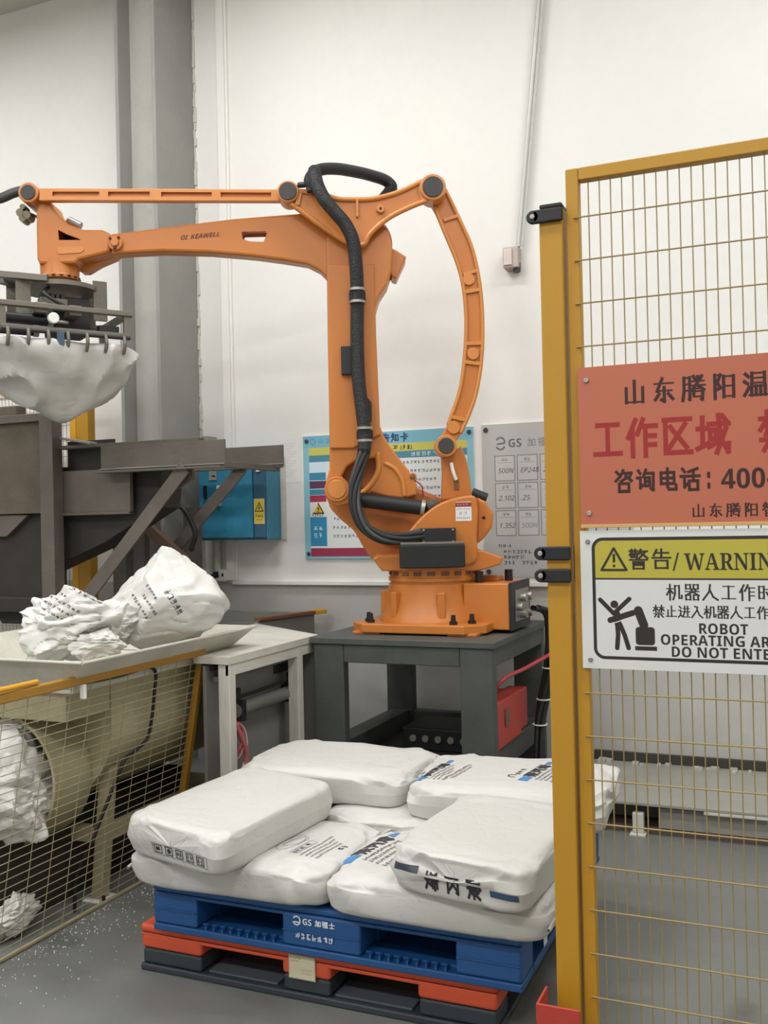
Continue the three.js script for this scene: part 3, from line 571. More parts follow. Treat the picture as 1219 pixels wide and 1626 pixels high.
  part('rear_link', poly(rl, 0.075, 0.0, 0.006), OR, t);
  const edgeL = [[690, 330], [703, 362], [726, 418], [735, 452], [740, 505], [738, 562], [730, 620], [712, 673]], edgeR = [[710, 308], [731, 352], [748, 391], [759, 437], [765, 490], [765, 560], [759, 608], [750, 643], [732, 686]];
  for (const e of [edgeL, edgeR]) part('rear_link_rim', capsule(e.map(([x, y]) => R3(x, y, 0.078)), 0.010, 60, 8), M.orangeRim, t);
  for (const [a, b] of [[[704, 350], [729, 342]], [[735, 436], [758, 430]], [[738, 464], [762, 460]], [[740, 546], [765, 545]], [[737, 575], [762, 578]], [[717, 662], [742, 668]]]) part('rear_link_rib', bar(R3(...a, 0.08), R3(...b, 0.08), 0.014, 0.018), M.orangeRim, t);
  for (const [px, py, r] of [[744, 444, 0.03], [751, 562, 0.03], [720, 679, 0.032]]) { const [x, y] = R2(px, py, 0.08); part('rear_link_boss', disc(x, y, r, 0.07, 0.088, 20), M.orangeRim, t); }
  { const [x, y] = R2(708, 708, 0.1); part('crank_eye', disc(x, y, 0.054, -0.02, 0.108, 30, 0.004), M.orangeRim, t); part('pivot_cap', disc(x, y, 0.039, 0.108, 0.116, 24, 0.002), M.cap, t); }
  part('crank', poly(RP([[700, 716], [716, 720], [732, 708], [740, 728], [745, 750], [750, 792], [701, 795], [702, 750]], 0.03), 0.07, -0.04, 0.008), OR, t);
  part('crank_slot', poly(RP([[720, 760], [728, 760], [729, 778], [721, 778]], 0.035), 0.006, 0.028, 0.001), M.rust, t);
  part('air_hose', tube([R3(716, 735, 0.04), R3(719, 748, 0.05), R3(724, 762, 0.045)], 0.009, 16, 8), M.white, t);
  // motor and its plug
  { const a = R3(576, 794, 0.14), b = R3(668, 806, 0.14); part('motor', [rod(a, b, 0.036, 24), new THREE.SphereGeometry(0.036, 16, 10).translate(a.x, a.y, a.z)], M.black, t); const c = R3(674, 807, 0.14); part('motor_collar', rod(b, c, 0.039, 20), M.screw, t); const d = R3(692, 800, 0.1); part('motor_plug', rod(c, d, 0.026, 14), M.cap, t);
    for (let k = 0; k < 5; k++) { const q = c.clone().lerp(d, 0.15 + k * 0.17); part('plug_ring', new THREE.TorusGeometry(0.027, 0.003, 6, 16).applyQuaternion(new THREE.Quaternion().setFromUnitVectors(V3(0, 0, 1), d.clone().sub(c).normalize())).translate(q.x, q.y, q.z), M.gripper, t); } }
  // black box on the lower arm
  { const a = R2(541, 550, 0.14), b = R2(560, 595, 0.14); part('sensor_box', bx(a[0], b[0], b[1], a[1], 0.117, 0.15, 0.004), M.black, t); }
  // cable hose: loop over the elbow, down the arm, round the shoulder
  const main = [[499, 273, 0.22], [503, 292, 0.235], [514, 315, 0.24], [530, 335, 0.235], [548, 356, 0.225], [560, 382, 0.215], [565, 420, 0.20], [567, 470, 0.175], [567, 540, 0.165], [569, 600, 0.165], [574, 645, 0.165], [579, 690, 0.165], [578, 715, 0.175], [571, 742, 0.19], [563, 775, 0.21], [565, 808, 0.23], [580, 838, 0.24], [606, 853, 0.245], [640, 855, 0.235], [672, 848, 0.21]];
  const mp = main.map(([x, y, o]) => R3(x, y, o));
  part('cable_hose', capsule(mp.slice(0, 13), 0.033, 140, 14), M.hoseWrap, t, 'thick black protective hose over the cables');
  // twisted cables below the hose
  const cc = new THREE.CatmullRomCurve3(mp.slice(11), false, 'centripetal');
  for (let k = 0; k < 6; k++) { const p = []; for (let i = 0; i <= 40; i++) { const q = cc.getPoint(i / 40), a = k * 1.047 + i * 0.12, rr = 0.020; const tan = cc.getTangent(i / 40), n1 = V3(0, 0, 1), n2 = tan.clone().cross(n1).normalize(); p.push(q.addScaledVector(n1, rr * Math.cos(a)).addScaledVector(n2, rr * Math.sin(a))); } part('cable', tube(p, 0.0115, 90, 7), k % 3 ? M.rubber : M.hoseGrey, t); }
  const loop = [[500, 300, 0.2], [492, 285, 0.2], [505, 271, 0.18], [530, 268, 0.12], [560, 272, 0.04], [590, 279, -0.04], [614, 288, -0.09], [622, 297, -0.1], [617, 305, -0.09], [608, 316, -0.06]];
  part('loop_hose', capsule(loop.map(([x, y, o]) => R3(x, y, o)), 0.029, 120, 14), M.hoseWrap, t);
  { const a = R3(474, 294, 0.16), b = R3(497, 292, 0.2); part('hose_bracket', [rod(a, b, 0.014, 10), rod(R3(488, 284, 0.19), R3(494, 304, 0.2), 0.02, 10)], M.black, t); }
  for (const [i, r] of [[7, 0.039], [11, 0.038]]) for (const s of [-0.03, 0.03]) part('hose_clamp', (() => { const g = new THREE.CylinderGeometry(r, r, 0.012, 20); return g.translate(mp[i].x, mp[i].y + s, mp[i].z); })(), M.screw, t);
  for (const i of [7, 11]) part('clamp_block', bx(mp[i].x - 0.04, mp[i].x + 0.04, mp[i].y - 0.02, mp[i].y + 0.02, 0.117, mp[i].z, 0.004), M.black, t);
  part('hose_guide', poly(RP([[583, 632], [590, 640], [590, 668], [584, 676]], 0.13), 0.05, 0.11, 0.003), M.black, t);
  // hose leaving the wrist to the left
  part('wrist_hose', capsule([[34, 303, 0.02], [20, 307, 0.03], [4, 314, 0.04], [-20, 322, 0.05], [-45, 345, 0.04], [-52, 385, 0.02], [-40, 425, 0.0], [0, 440, 0.05], [58, 448, 0.09]].map(([x, y, o]) => R3(x, y, o)), 0.024, 90, 10), M.hoseGrey, t);
  part('valve', (() => { const g = []; for (const [x, y, r] of [[40, 332, 0.014], [36, 341, 0.02], [46, 345, 0.022], [40, 350, 0.018]]) { const p = R3(x, y, 0.03); g.push(rod(p.clone().add(V3(0, 0, -0.03)), p.clone().add(V3(0, 0, 0.04)), r, 8)); } return g; })(), std(0x6d6650, 0.4, 0.7), t);
  part('valve_bracket', bar(R3(40, 336, 0.02), R3(60, 345, 0.0), 0.012, 0.012), M.gripper, t);
  { const a = R3(108, 350, -0.04), b = R3(128, 360, -0.04); part('wrist_sensor', [rod(a, b, 0.022, 12)], M.zinc, t); }
}

// ------------------------------------------------------------------ pallets
// xs: edges of the three blocks and two openings along the front; blocks run front, middle, back
function pallet(t, W, D, H, xs, o) {
  const zs = [0, 0.13, D / 2 - 0.065, D / 2 + 0.065, D - 0.13, D];
  part('deck', bx(0, W, H - o.deck, H, -D, 0, 0.012), o.top, t);
  part('deck_lip', bx(0.004, W - 0.004, H - o.deck - 0.012, H - o.deck, -D + 0.004, -0.004, 0.004), o.top, t);
  for (let i = 0; i < 3; i++) for (let j = 0; j < 3; j++) {
    const b = [xs[2 * i], xs[2 * i + 1], -zs[2 * j + 1], -zs[2 * j]];
    if (o.split) {
      part('block', bx(b[0] + 0.003, b[1] - 0.003, o.split, H - o.deck, b[2] + 0.003, b[3] - 0.003, 0.012), o.top, t);
      part('lower_block', bx(b[0] + 0.006, b[1] - 0.006, o.bottom, o.split, b[2] + 0.006, b[3] - 0.006, 0.01), o.low, t);
    } else part('block', bx(b[0] + 0.001, b[1] - 0.001, o.bottom, H - o.deck, b[2] + 0.001, b[3] - 0.001, 0.010), o.top, t);
  }
  for (let j = 0; j < 3; j++) part('bottom_board', bx(0, W, 0, o.bottom, -zs[2 * j + 1], -zs[2 * j], 0.006), o.low, t);
  for (let i = 0; i < 3; i++) for (let j = 0; j < 2; j++) part('bottom_board', bx(xs[2 * i], xs[2 * i + 1], 0, o.bottom, -zs[2 * j + 2] , -zs[2 * j + 1], 0.006), o.low, t);
}
const PZ = -2.585;
{
  const t = thing('plastic_pallet', 'red plastic pallet with a dark lower half under the blue pallet', 'pallet', [-2.018, 0, PZ - 0.025]);
  pallet(t, 1.21, 1.1, 0.15, [0, 0.238, 0.522, 0.693, 0.965, 1.21], { deck: 0.028, bottom: 0.022, split: 0.072, top: M.palletRed, low: M.palletDark });
  for (const x of [0.25, 0.975 - 0.28]) { part('runner_pad', bx(x, x + 0.25, 0.022, 0.03, -0.12, -0.02, 0.003), std(0x4c5359, 0.6), t); }
  const [c, g] = canvas(256, 200, '#c9c2a6'); greek(g, 14, 16, 110, 20, '#7c5d3c', 150, 20); greek(g, 14, 44, 90, 16, '#7c5d3c', 151, 16); g.strokeStyle = '#8f8566'; g.lineWidth = 5; g.strokeRect(4, 4, 248, 192); greek(g, 120, 110, 110, 14, '#9b8a60', 152, 14); greek(g, 120, 140, 110, 14, '#9b8a60', 153, 14);
  part('pallet_label', bx(0.552, 0.643, 0.066, 0.138, 0.0005, 0.002, 0), panelMats(std(0xffffff, 0.6, 0, { map: canvasTex(c) }), M.beige), t, 'cream paper label');
}
{
  const t = thing('plastic_pallet', 'blue plastic pallet carrying the white bags', 'pallet', [-1.945, 0.15, PZ]);
  const xs = [0, 0.167, 0.470, 0.732, 1.022, 1.215], W = 1.215, D = 1.1;
  pallet(t, W, D, 0.15, xs, { deck: 0.026, bottom: 0.024, top: M.pallet, low: M.pallet });
  const rib = bx(-0.003, 0.003, 0.024, 0.038, -0.03, -0.002, 0);
  for (const [a, b] of [[xs[1], xs[2]], [xs[3], xs[4]]]) { for (let k = 1; k < 10; k++) part('rib', rib.clone().translate(lerp(a, b, k / 10), 0, 0), M.pallet, t); part('rib_rail', bx(a, b, 0.024, 0.034, -0.036, -0.03, 0.002), M.pallet, t); }
  for (const [a, b] of [[0, xs[1]], [xs[2], xs[3]], [xs[4], W]]) part('moulded_line', bx(a + 0.004, b - 0.004, 0.07, 0.0745, -0.002, 0.0025, 0.001), M.pallet, t);
  const [c, g] = canvas(512, 256); g.clearRect(0, 0, 512, 256); g.fillStyle = g.strokeStyle = '#d5dde4'; g.lineWidth = 11; g.beginPath(); g.arc(62, 58, 30, -2.7, 0.5); g.lineTo(42, 70); g.stroke(); g.beginPath(); g.arc(62, 62, 30, 0.3, 2.9); g.stroke(); g.font = 'bold 66px sans-serif'; g.fillText('GS', 110, 84); han(g, '加福士', 222, 36, 48, 48, 8, '#d5dde4', 58); greek(g, 50, 150, 330, 46, '#d5dde4', 154, 42);
  part('lettering', new THREE.PlaneGeometry(0.2, 0.1).translate(0.60, 0.078, 0.0032), std(0xffffff, 0.5, 0, { map: canvasTex(c), transparent: true, alphaTest: 0.4 }), t, 'white moulded lettering');
  part('bottom_sheet', bx(0.02, W - 0.02, 0.004, 0.010, -D + 0.02, -0.06, 0), M.pallet, t);
  for (const x of [xs[1] - 0.012, xs[2], xs[3] - 0.012, xs[4]]) part('stringer', bx(x, x + 0.012, 0.024, 0.124, -D + 0.13, -0.13, 0), M.pallet, t);
  part('side_tag', bx(W, W + 0.001, 0.03, 0.075, -0.28, -0.24, 0), M.paper, t);
}

// ------------------------------------------------------------------ filled bags
function bagGeo(L, W, T, seed, o = {}) {            // long axis x, thickness y, standing on y = 0
  const NU = 120, NV = 72, e1 = o.e1 ?? 0.24, e2 = o.e2 ?? 0.28, pos = [], idx = [], uv = [];
  const sp = (c, e) => Math.sign(c) * Math.abs(c) ** e;
  for (let j = 0; j <= NV; j++) {
    const eta = -Math.PI / 2 + Math.PI * j / NV, ce = Math.abs(Math.cos(eta)) ** e1, se = sp(Math.sin(eta), e1);
    for (let i = 0; i <= NU; i++) {
      const om = 2 * Math.PI * i / NU, a = sp(Math.cos(om), e2), b = sp(Math.sin(om), e2);
      let x = L / 2 * se, z = W / 2 * ce * a, y = T / 2 * ce * b;
      const ux = x / (L / 2), uz = z / (W / 2), uy = y / (T / 2);
      // pillow: thinner towards rim, sides bulge at mid height, corners drawn out
      const rim = Math.max(Math.abs(ux) ** 5, Math.abs(uz) ** 5), corner = (Math.abs(ux) ** 4) * (Math.abs(uz) ** 4);
      const belly = o.belly ?? 0.16;
      if (y > 0) y *= 1 - belly * rim - (o.pinch ?? 0.34) * corner; else y *= 1 - 0.04 * rim - 0.12 * corner;
      const mid = 1 - Math.min(1, Math.abs(uy));
      x *= 1 + 0.030 * mid * Math.abs(ux) ** 6 + 0.045 * corner * mid - 0.02 * (1 - Math.abs(uz) ** 2) * Math.abs(ux) ** 8;
      z *= 1 + 0.045 * mid * Math.abs(uz) ** 6 + 0.045 * corner * mid - 0.02 * (1 - ux * ux) * Math.abs(uz) ** 8;
      // folds: long soft lumps plus sharp creases that gather towards the ends and corners
      const wr = o.wrinkle ?? 1, edge = Math.max(Math.abs(ux) ** 3, Math.abs(uz) ** 3);
      const ang = Math.atan2(uz, Math.sign(ux) * (1.15 - Math.abs(ux)) + 0.0001);
      const soft = fbm(x * 5 + seed, z * 5 - seed, y * 5, 3) * 0.012;
      const cr = (0.5 - Math.abs(noise(ang * 3.2 + seed * 3.3, Math.abs(ux) * 2 + seed, uy * 1.2))) * 0.026 * edge;
      const cr2 = (0.45 - Math.abs(noise(x * 15 + seed * 7, z * 15, y * 26 - seed))) * 0.011 * (0.2 + edge);
      const up = y > 0 ? 1 : 0.25, d = wr * (soft * up + cr * up + cr2 * up);
      y += (Math.abs(uy) > 0.3 ? Math.sign(uy) : uy * 3) * d * 0.8; x += Math.sign(ux) * Math.abs(ux) ** 4 * d; z += Math.sign(uz) * Math.abs(uz) ** 4 * d;
      if (o.skew) x -= o.skew * z;
      pos.push(x, y, z); uv.push(x * 1.6 + seed, (z + Math.sign(z) * (T / 2 - y)) * 1.6);
    }
  }
  for (let j = 0; j < NV; j++) for (let i = 0; i < NU; i++) { const a = j * (NU + 1) + i, b = a + 1, c = a + NU + 1, d = c + 1; idx.push(a, c, b, b, c, d); }
  const g = new THREE.BufferGeometry(); g.setAttribute('position', new THREE.Float32BufferAttribute(pos, 3)); g.setAttribute('uv', new THREE.Float32BufferAttribute(uv, 2)); g.setIndex(idx);
  g.computeVertexNormals();
  g.computeBoundingBox(); const lo = g.boundingBox.min.y; g.translate(0, -lo, 0);
  // close the normal seam
  const n = g.attributes.normal; for (let j = 0; j <= NV; j++) { const a = j * (NU + 1), b = a + NU; const v = V3().fromBufferAttribute(n, a).add(V3().fromBufferAttribute(n, b)).normalize(); n.setXYZ(a, v.x, v.y, v.z); n.setXYZ(b, v.x, v.y, v.z); }
  return g;
}
// a printed patch that follows the surface of mesh: rays from a rectangle (centre c, half axes u, v) along dir
function bvhMesh(geometry) { const g = geometry.clone(); g.boundsTree = new MeshBVH(g); const m = new THREE.Mesh(g, new THREE.MeshBasicMaterial({ side: THREE.DoubleSide })); m.raycast = acceleratedRaycast; return m; }
function patch(mesh, c, u, v, dir, nx, ny, mat, name, label) {
  const rc = new THREE.Raycaster(), pos = [], uv = [], idx = [], at = [];
  const test = bvhMesh(mesh.geometry); dir = dir.clone().normalize(); rc.firstHitOnly = true;
  for (let j = 0; j <= ny; j++) for (let i = 0; i <= nx; i++) {
    rc.set(c.clone().addScaledVector(u, 2 * i / nx - 1).addScaledVector(v, 2 * j / ny - 1), dir);
    const h = rc.intersectObject(test)[0]; at.push(h ? pos.length / 3 : -1);
    if (h) { const q = h.point.addScaledVector(dir, -0.0014); pos.push(q.x, q.y, q.z); uv.push(i / nx, j / ny); }
  }
  for (let j = 0; j < ny; j++) for (let i = 0; i < nx; i++) { const k = j * (nx + 1) + i, a = at[k], b = at[k + 1], d = at[k + nx + 1], e = at[k + nx + 2]; if (Math.min(a, b, d, e) >= 0) idx.push(a, b, d, b, e, d); }
  const g = new THREE.BufferGeometry(); g.setAttribute('position', new THREE.Float32BufferAttribute(pos, 3)); g.setAttribute('uv', new THREE.Float32BufferAttribute(uv, 2)); g.setIndex(idx); g.computeVertexNormals();
  return part(name, g, mat, mesh, label);
}
const ink = '#2e2f31', BLUE = '#3f7fb4';
function printTex(kind, seed) {                    // artwork of a bag face, u along the length
  const [c, g] = canvas(1024, 704); g.clearRect(0, 0, 1024, 704);
  if (kind === 'big') {                             // logo panel: blue bar, product name, columns of small text
    g.fillStyle = BLUE; g.fillRect(140, 238, 136, 84); g.fillRect(712, 250, 90, 50);
    han(g, '聚丙烯', 290, 222, 122, 112, 19, ink, 136);
    for (let k = 0; k < 3; k++) greek(g, 210, 360 + k * 44, 470 - k * 90, 24, '#333436', seed + k, 24);
    greek(g, 200, 500, 560, 34, '#3c3d3f', seed + 5, 30); greek(g, 260, 552, 420, 26, '#4b4c4e', seed + 6, 24);
    g.strokeStyle = ink; g.lineWidth = 10; g.beginPath(); g.arc(240, 150, 40, 2.4, 6.6); g.stroke(); greek(g, 300, 130, 220, 50, ink, seed + 8, 60);
  } else if (kind === 'table') {                    // data panel: boxes, table and rows of text
    greek(g, 120, 90, 210, 44, ink, seed, 50); g.strokeStyle = '#6c6d6f'; g.lineWidth = 4;
    for (let k = 0; k < 4; k++) g.strokeRect(160 + k * 92, 330, 80, 62);
    greek(g, 170, 345, 350, 32, '#454648', seed + 1, 88);
    for (let k = 0; k < 4; k++) greek(g, 140, 420 + k * 44, 560 - k * 40, 22, '#3f4042', seed + 2 + k, 22);
    greek(g, 420, 600, 150, 50, ink, seed + 9, 60); g.beginPath(); g.ellipse(400, 220, 210, 70, 0, 0, 7); g.stroke(); g.beginPath(); g.ellipse(440, 240, 150, 44, 0.2, 0, 7); g.stroke();
  }
  return canvasTex(c);
}
const printMat = (tex) => new THREE.MeshPhysicalMaterial({ color: 0xffffff, roughness: 0.5, map: tex, transparent: true, alphaTest: 0.35 });
const BZ = 0.30;
function bag(label, L, W, T, x, y, z, turnDeg, seed, o = {}) {
  const g = bagGeo(L, W, T, seed, o);
  const m = solo('filled_bag', label, 'bag', g, M.bag, 'white bags stacked on the pallet');
  m.position.set(x, y, z); m.rotation.set(THREE.MathUtils.degToRad(o.rx ?? 0), THREE.MathUtils.degToRad(turnDeg), THREE.MathUtils.degToRad(o.rz ?? 0), 'YXZ');
  if (o.on) {                                       // settle on the bags below: push the underside up to their surface
    m.updateMatrixWorld(true); const p = g.attributes.position, v = V3(), inv = m.matrixWorld.clone().invert(), rc = new THREE.Raycaster(); rc.firstHitOnly = true;
    for (let i = 0; i < p.count; i++) {
      if (p.getY(i) > T * 0.62) continue;
      v.fromBufferAttribute(p, i).applyMatrix4(m.matrixWorld);
      let h = -1; rc.set(V3(v.x, 2, v.z), V3(0, -1, 0)); for (const s of o.on) { const q = rc.intersectObject(s)[0]; if (q) h = Math.max(h, q.point.y); }
      if (h > 0 && v.y < h + 0.003) { v.y = h + 0.003; v.applyMatrix4(inv); p.setXYZ(i, v.x, v.y, v.z); }
    }
    g.computeVertexNormals();
  }
  const H = new THREE.Box3().setFromBufferAttribute(g.attributes.position).max.y;
  for (const pr of o.prints ?? []) {
    if (pr.end) patch(m, V3(pr.end * (L / 2 + 0.2), pr.y ?? T * 0.5, pr.z ?? 0), V3(0, 0, -pr.end * pr.w / 2), V3(0, pr.h / 2, 0), V3(-pr.end, 0, 0), 40, 10, pr.mat, 'print', pr.label);
    else if (pr.side) patch(m, V3(pr.x ?? 0, pr.y ?? T * 0.5, pr.side * (W / 2 + 0.2)), V3(pr.side * pr.w / 2, 0, 0), V3(0, pr.h / 2, 0), V3(0, 0, -pr.side), 40, 10, pr.mat, 'print', pr.label);
    else if (pr.at) { m.updateMatrixWorld(true); const l = m.worldToLocal(onY(pr.at[0], pr.at[1], y + H * 0.95)), q = (pr.turn - turnDeg) * Math.PI / 180; patch(m, V3(l.x, H + 0.2, l.z), V3(pr.w / 2, 0, 0).applyAxisAngle(V3(0, 1, 0), q), V3(0, 0, -pr.h / 2).applyAxisAngle(V3(0, 1, 0), q), V3(0, -1, 0), 72, 52, pr.mat, 'print', pr.label); }
    else patch(m, V3(pr.x ?? 0, H + 0.2, pr.z ?? 0), V3(pr.w / 2, 0, 0).applyAxisAngle(V3(0, 1, 0), pr.a ?? 0), V3(0, 0, -pr.h / 2).applyAxisAngle(V3(0, 1, 0), pr.a ?? 0), V3(0, -1, 0), 72, 52, pr.mat, 'print', pr.label);
  }
  // sewn hem along one short end
  if (o.hem) { const s = o.hem, pts = []; for (let k = 0; k <= 16; k++) pts.push(V3(s * (L / 2 + 0.012), T * 0.47 + 0.004 * Math.sin(k * 1.7 + seed), lerp(-W * 0.47, W * 0.47, k / 16))); part('hem', tube(pts, 0.005, 40, 6), M.bag, m); }
  return m;
}
const stripT = (() => { const [c, g] = canvas(768, 128); g.clearRect(0, 0, 768, 128); g.strokeStyle = '#77787a'; g.lineWidth = 5; g.strokeRect(6, 10, 756, 108); for (let k = 0; k < 5; k++) { g.strokeStyle = ink; g.lineWidth = 8; g.strokeRect(30 + k * 148, 28, 96, 74); } g.fillStyle = ink; g.fillRect(50, 46, 50, 34); g.beginPath(); g.arc(226, 65, 24, 0, 7); g.fill(); for (let k = 2; k < 5; k++) greek(g, 40 + k * 148, 40, 80, 52, '#3a3b3d', 160 + k, 38); return canvasTex(c); })();
const sideT = (() => { const [c, g] = canvas(1024, 160); g.clearRect(0, 0, 1024, 160); g.fillStyle = '#2b3440'; g.fillRect(0, 20, 210, 34); g.fillStyle = '#34506e'; g.fillRect(790, 70, 220, 36); han(g, '烯丙聚', 262, 34, 112, 104, 17, '#26272a', 172); return canvasTex(c); })();
// lower layer
const lower = [
  bag('white bag with a printed data panel on the pallet edge', 0.68, 0.48, 0.122, -1.66, BZ, -2.775, 2, 1.1, { hem: -1, prints: [{ at: [497, 1337], turn: 86, w: 0.36, h: 0.30, mat: printMat(printTex('table', 200)), label: 'black printed data panel' }] }),
  bag('white bag with a blue bar and black product name overhanging the pallet front', 0.65, 0.50, 0.122, -0.975, BZ, -2.78, -1, 2.3, { hem: 1, prints: [{ at: [612, 1345], turn: 80, w: 0.46, h: 0.36, mat: printMat(printTex('big', 210)), label: 'black product name with a blue bar' }] }),
  bag('white bag of the lower layer under the left rear bag', 0.60, 0.42, 0.115, -1.815, BZ, -3.35, 90, 3.4),
  bag('plain white bag sunk in the gap between the four upper bags', 0.60, 0.43, 0.13, -1.365, BZ, -3.35, 90, 4.2),
  bag('white bag of the lower layer under the right rear bag', 0.60, 0.42, 0.115, -0.915, BZ, -3.36, 90, 5.7),
];
const under = lower.map((m) => { m.updateMatrixWorld(true); return bvhMesh(m.geometry.clone().applyMatrix4(m.matrixWorld)); });
// upper layer
const U = BZ + 0.108;
bag('plain white block-shaped bag with a strip of small pictograms on its end', 0.65, 0.42, 0.135, -1.755, U, -2.785, 86, 6.3, { on: under, e1: 0.17, e2: 0.2, belly: 0.05, pinch: 0.1, skew: 0.2, wrinkle: 0.5, prints: [{ end: -1, z: 0.04, y: 0.05, w: 0.25, h: 0.042, mat: printMat(stripT), label: 'printed strip of pictograms' }] });
bag('white bag with large black characters along its front end', 0.57, 0.40, 0.135, -0.862, U, -2.765, 87, 7.9, { on: under, e1: 0.19, e2: 0.24, belly: 0.09, pinch: 0.2, skew: 0.13, wrinkle: 0.8, prints: [{ end: -1, z: 0.0, y: 0.060, w: 0.38, h: 0.080, mat: printMat(sideT), label: 'large black printed characters' }] });
bag('plain white bag at the left rear of the stack behind the block-shaped bag', 0.66, 0.46, 0.14, -1.655, U, -3.39, 0, 8.6, { on: under, belly: 0.12, wrinkle: 0.9 });
bag('white bag with two blue bars and black print at the stack rear', 0.66, 0.50, 0.14, -0.955, U, -3.36, 3, 9.4, { on: under, wrinkle: 1.1, prints: [{ at: [705, 1222], turn: 82, w: 0.42, h: 0.26, mat: printMat(printTex('big', 230)), label: 'black print with a blue bar' }, { at: [868, 1226], turn: 82, w: 0.42, h: 0.28, mat: printMat(printTex('big', 240)), label: 'black print with a blue bar' }] });

// ------------------------------------------------------------------ the mesh gate on the right, its post and signs
const GZ = -2.28, GX0 = -0.492, GX1 = 0.62, GT = 2.258, GB = 0.08, FR = 0.03;
{
  const t = thing('gate_post', 'square yellow steel post at the hinge side of the mesh gate', 'post', [-0.553, 0, GZ]);
  part('tube', bx(0, 0.055, 0.01, 2.17, -0.03, 0.03, 0.004), M.yellow, t);
  part('end_cap', bx(0.001, 0.054, 2.17, 2.18, -0.029, 0.029, 0.003), M.black, t);
  part('floor_flange', bx(-0.04, 0.095, 0, 0.01, -0.07, 0.07), M.yellow, t);
  for (const y of [2.15, 1.362, 1.31]) { const h = part('hinge_clamp', [bx(-0.012, 0.058, y - 0.016, y + 0.016, 0.03, 0.042, 0.004), disc(-0.012, y, 0.016, 0.03, 0.042, 16)], M.black, t); part('bolt', disc(-0.012, y, 0.006, 0.042, 0.046, 8, 0.001), M.screw, h); }
}
{
  const t = thing('mesh_gate', 'yellow framed welded mesh safety gate with two signs', 'gate', [GX0, 0, GZ]);
  const w = GX1 - GX0;
  part('stile', bx(0, FR, GB, GT, -0.015, 0.015, 0.003), M.yellow, t); part('stile', bx(w - FR, w, GB, GT, -0.015, 0.015, 0.003), M.yellow, t);
  part('rail', bx(FR, w - FR, GT - FR, GT, -0.015, 0.015, 0.003), M.yellow, t); part('rail', bx(FR, w - FR, GB, GB + FR, -0.015, 0.015, 0.003), M.yellow, t);
  const wv = [], wh = [];
  for (let x = FR + 0.021; x < w - FR; x += 0.0255) wv.push(rod(V3(x, GB + 0.01, 0.004), V3(x, GT - 0.01, 0.004), 0.0015, 6));
  for (let k = 0; k < 22; k++) { const y = 2.141 - k * 0.1003; if (y > GB + 0.03) wh.push(rod(V3(FR - 0.012, y, 0.0175), V3(w - FR + 0.012, y, 0.0175), 0.0019, 6)); }
  stuff(part('upright_wires', wv, M.yellowWire, t)); stuff(part('cross_wires', wh, M.yellowWire, t));
  part('hinge_pin', rod(V3(-0.006, 1.3, 0), V3(-0.006, 1.38, 0), 0.006, 8), M.screw, t);
}
{
  const [c, g] = canvas(1600, 1000, '#b5664c'); g.scale(0.92, 1);
  han(g, '山东腾阳温', 305, 98, 150, 160, 21, '#33150f', 190, 0.55);
  han(g, '工作区域', 95, 336, 200, 250, 31, '#96231f', 226); han(g, '禁', 1150, 336, 200, 250, 28, '#96231f');
  han(g, '咨询电话：', 236, 652, 122, 146, 19, '#33150f', 142);
  g.fillStyle = '#33150f'; g.font = 'bold 165px sans-serif'; g.fillText('400-', 916, 790);
  han(g, '山东腾阳智', 728, 876, 88, 84, 11, '#33150f', 108, 0.6);
  const a = onZ(917, 585, GZ + 0.02), b = onZ(918, 836, GZ + 0.02), x0 = a.x, h = a.y - b.y, wd = h * 1.6;
  const t = thing('company_sign', 'brick-orange company sign with red and black Chinese characters on the gate', 'sign', [x0, b.y, GZ + 0.021]);
  part('panel', bx(0, wd, 0, h, 0, 0.004, 0), panelMats(std(0xffffff, 0.5, 0, { map: canvasTex(c) }), std(0xa8603f, 0.5)), t);
  part('bottom_edge', bx(0, wd, -0.004, 0.004, 0.004, 0.008, 0.001), std(0xc9a368, 0.5), t);
  for (const [x, y] of [[0.02, 0.03], [0.02, h - 0.03], [wd - 0.02, 0.03], [wd - 0.02, h - 0.03]]) part('screw', disc(x, y, 0.006, 0.004, 0.008, 10, 0.001), M.screw, t);
}
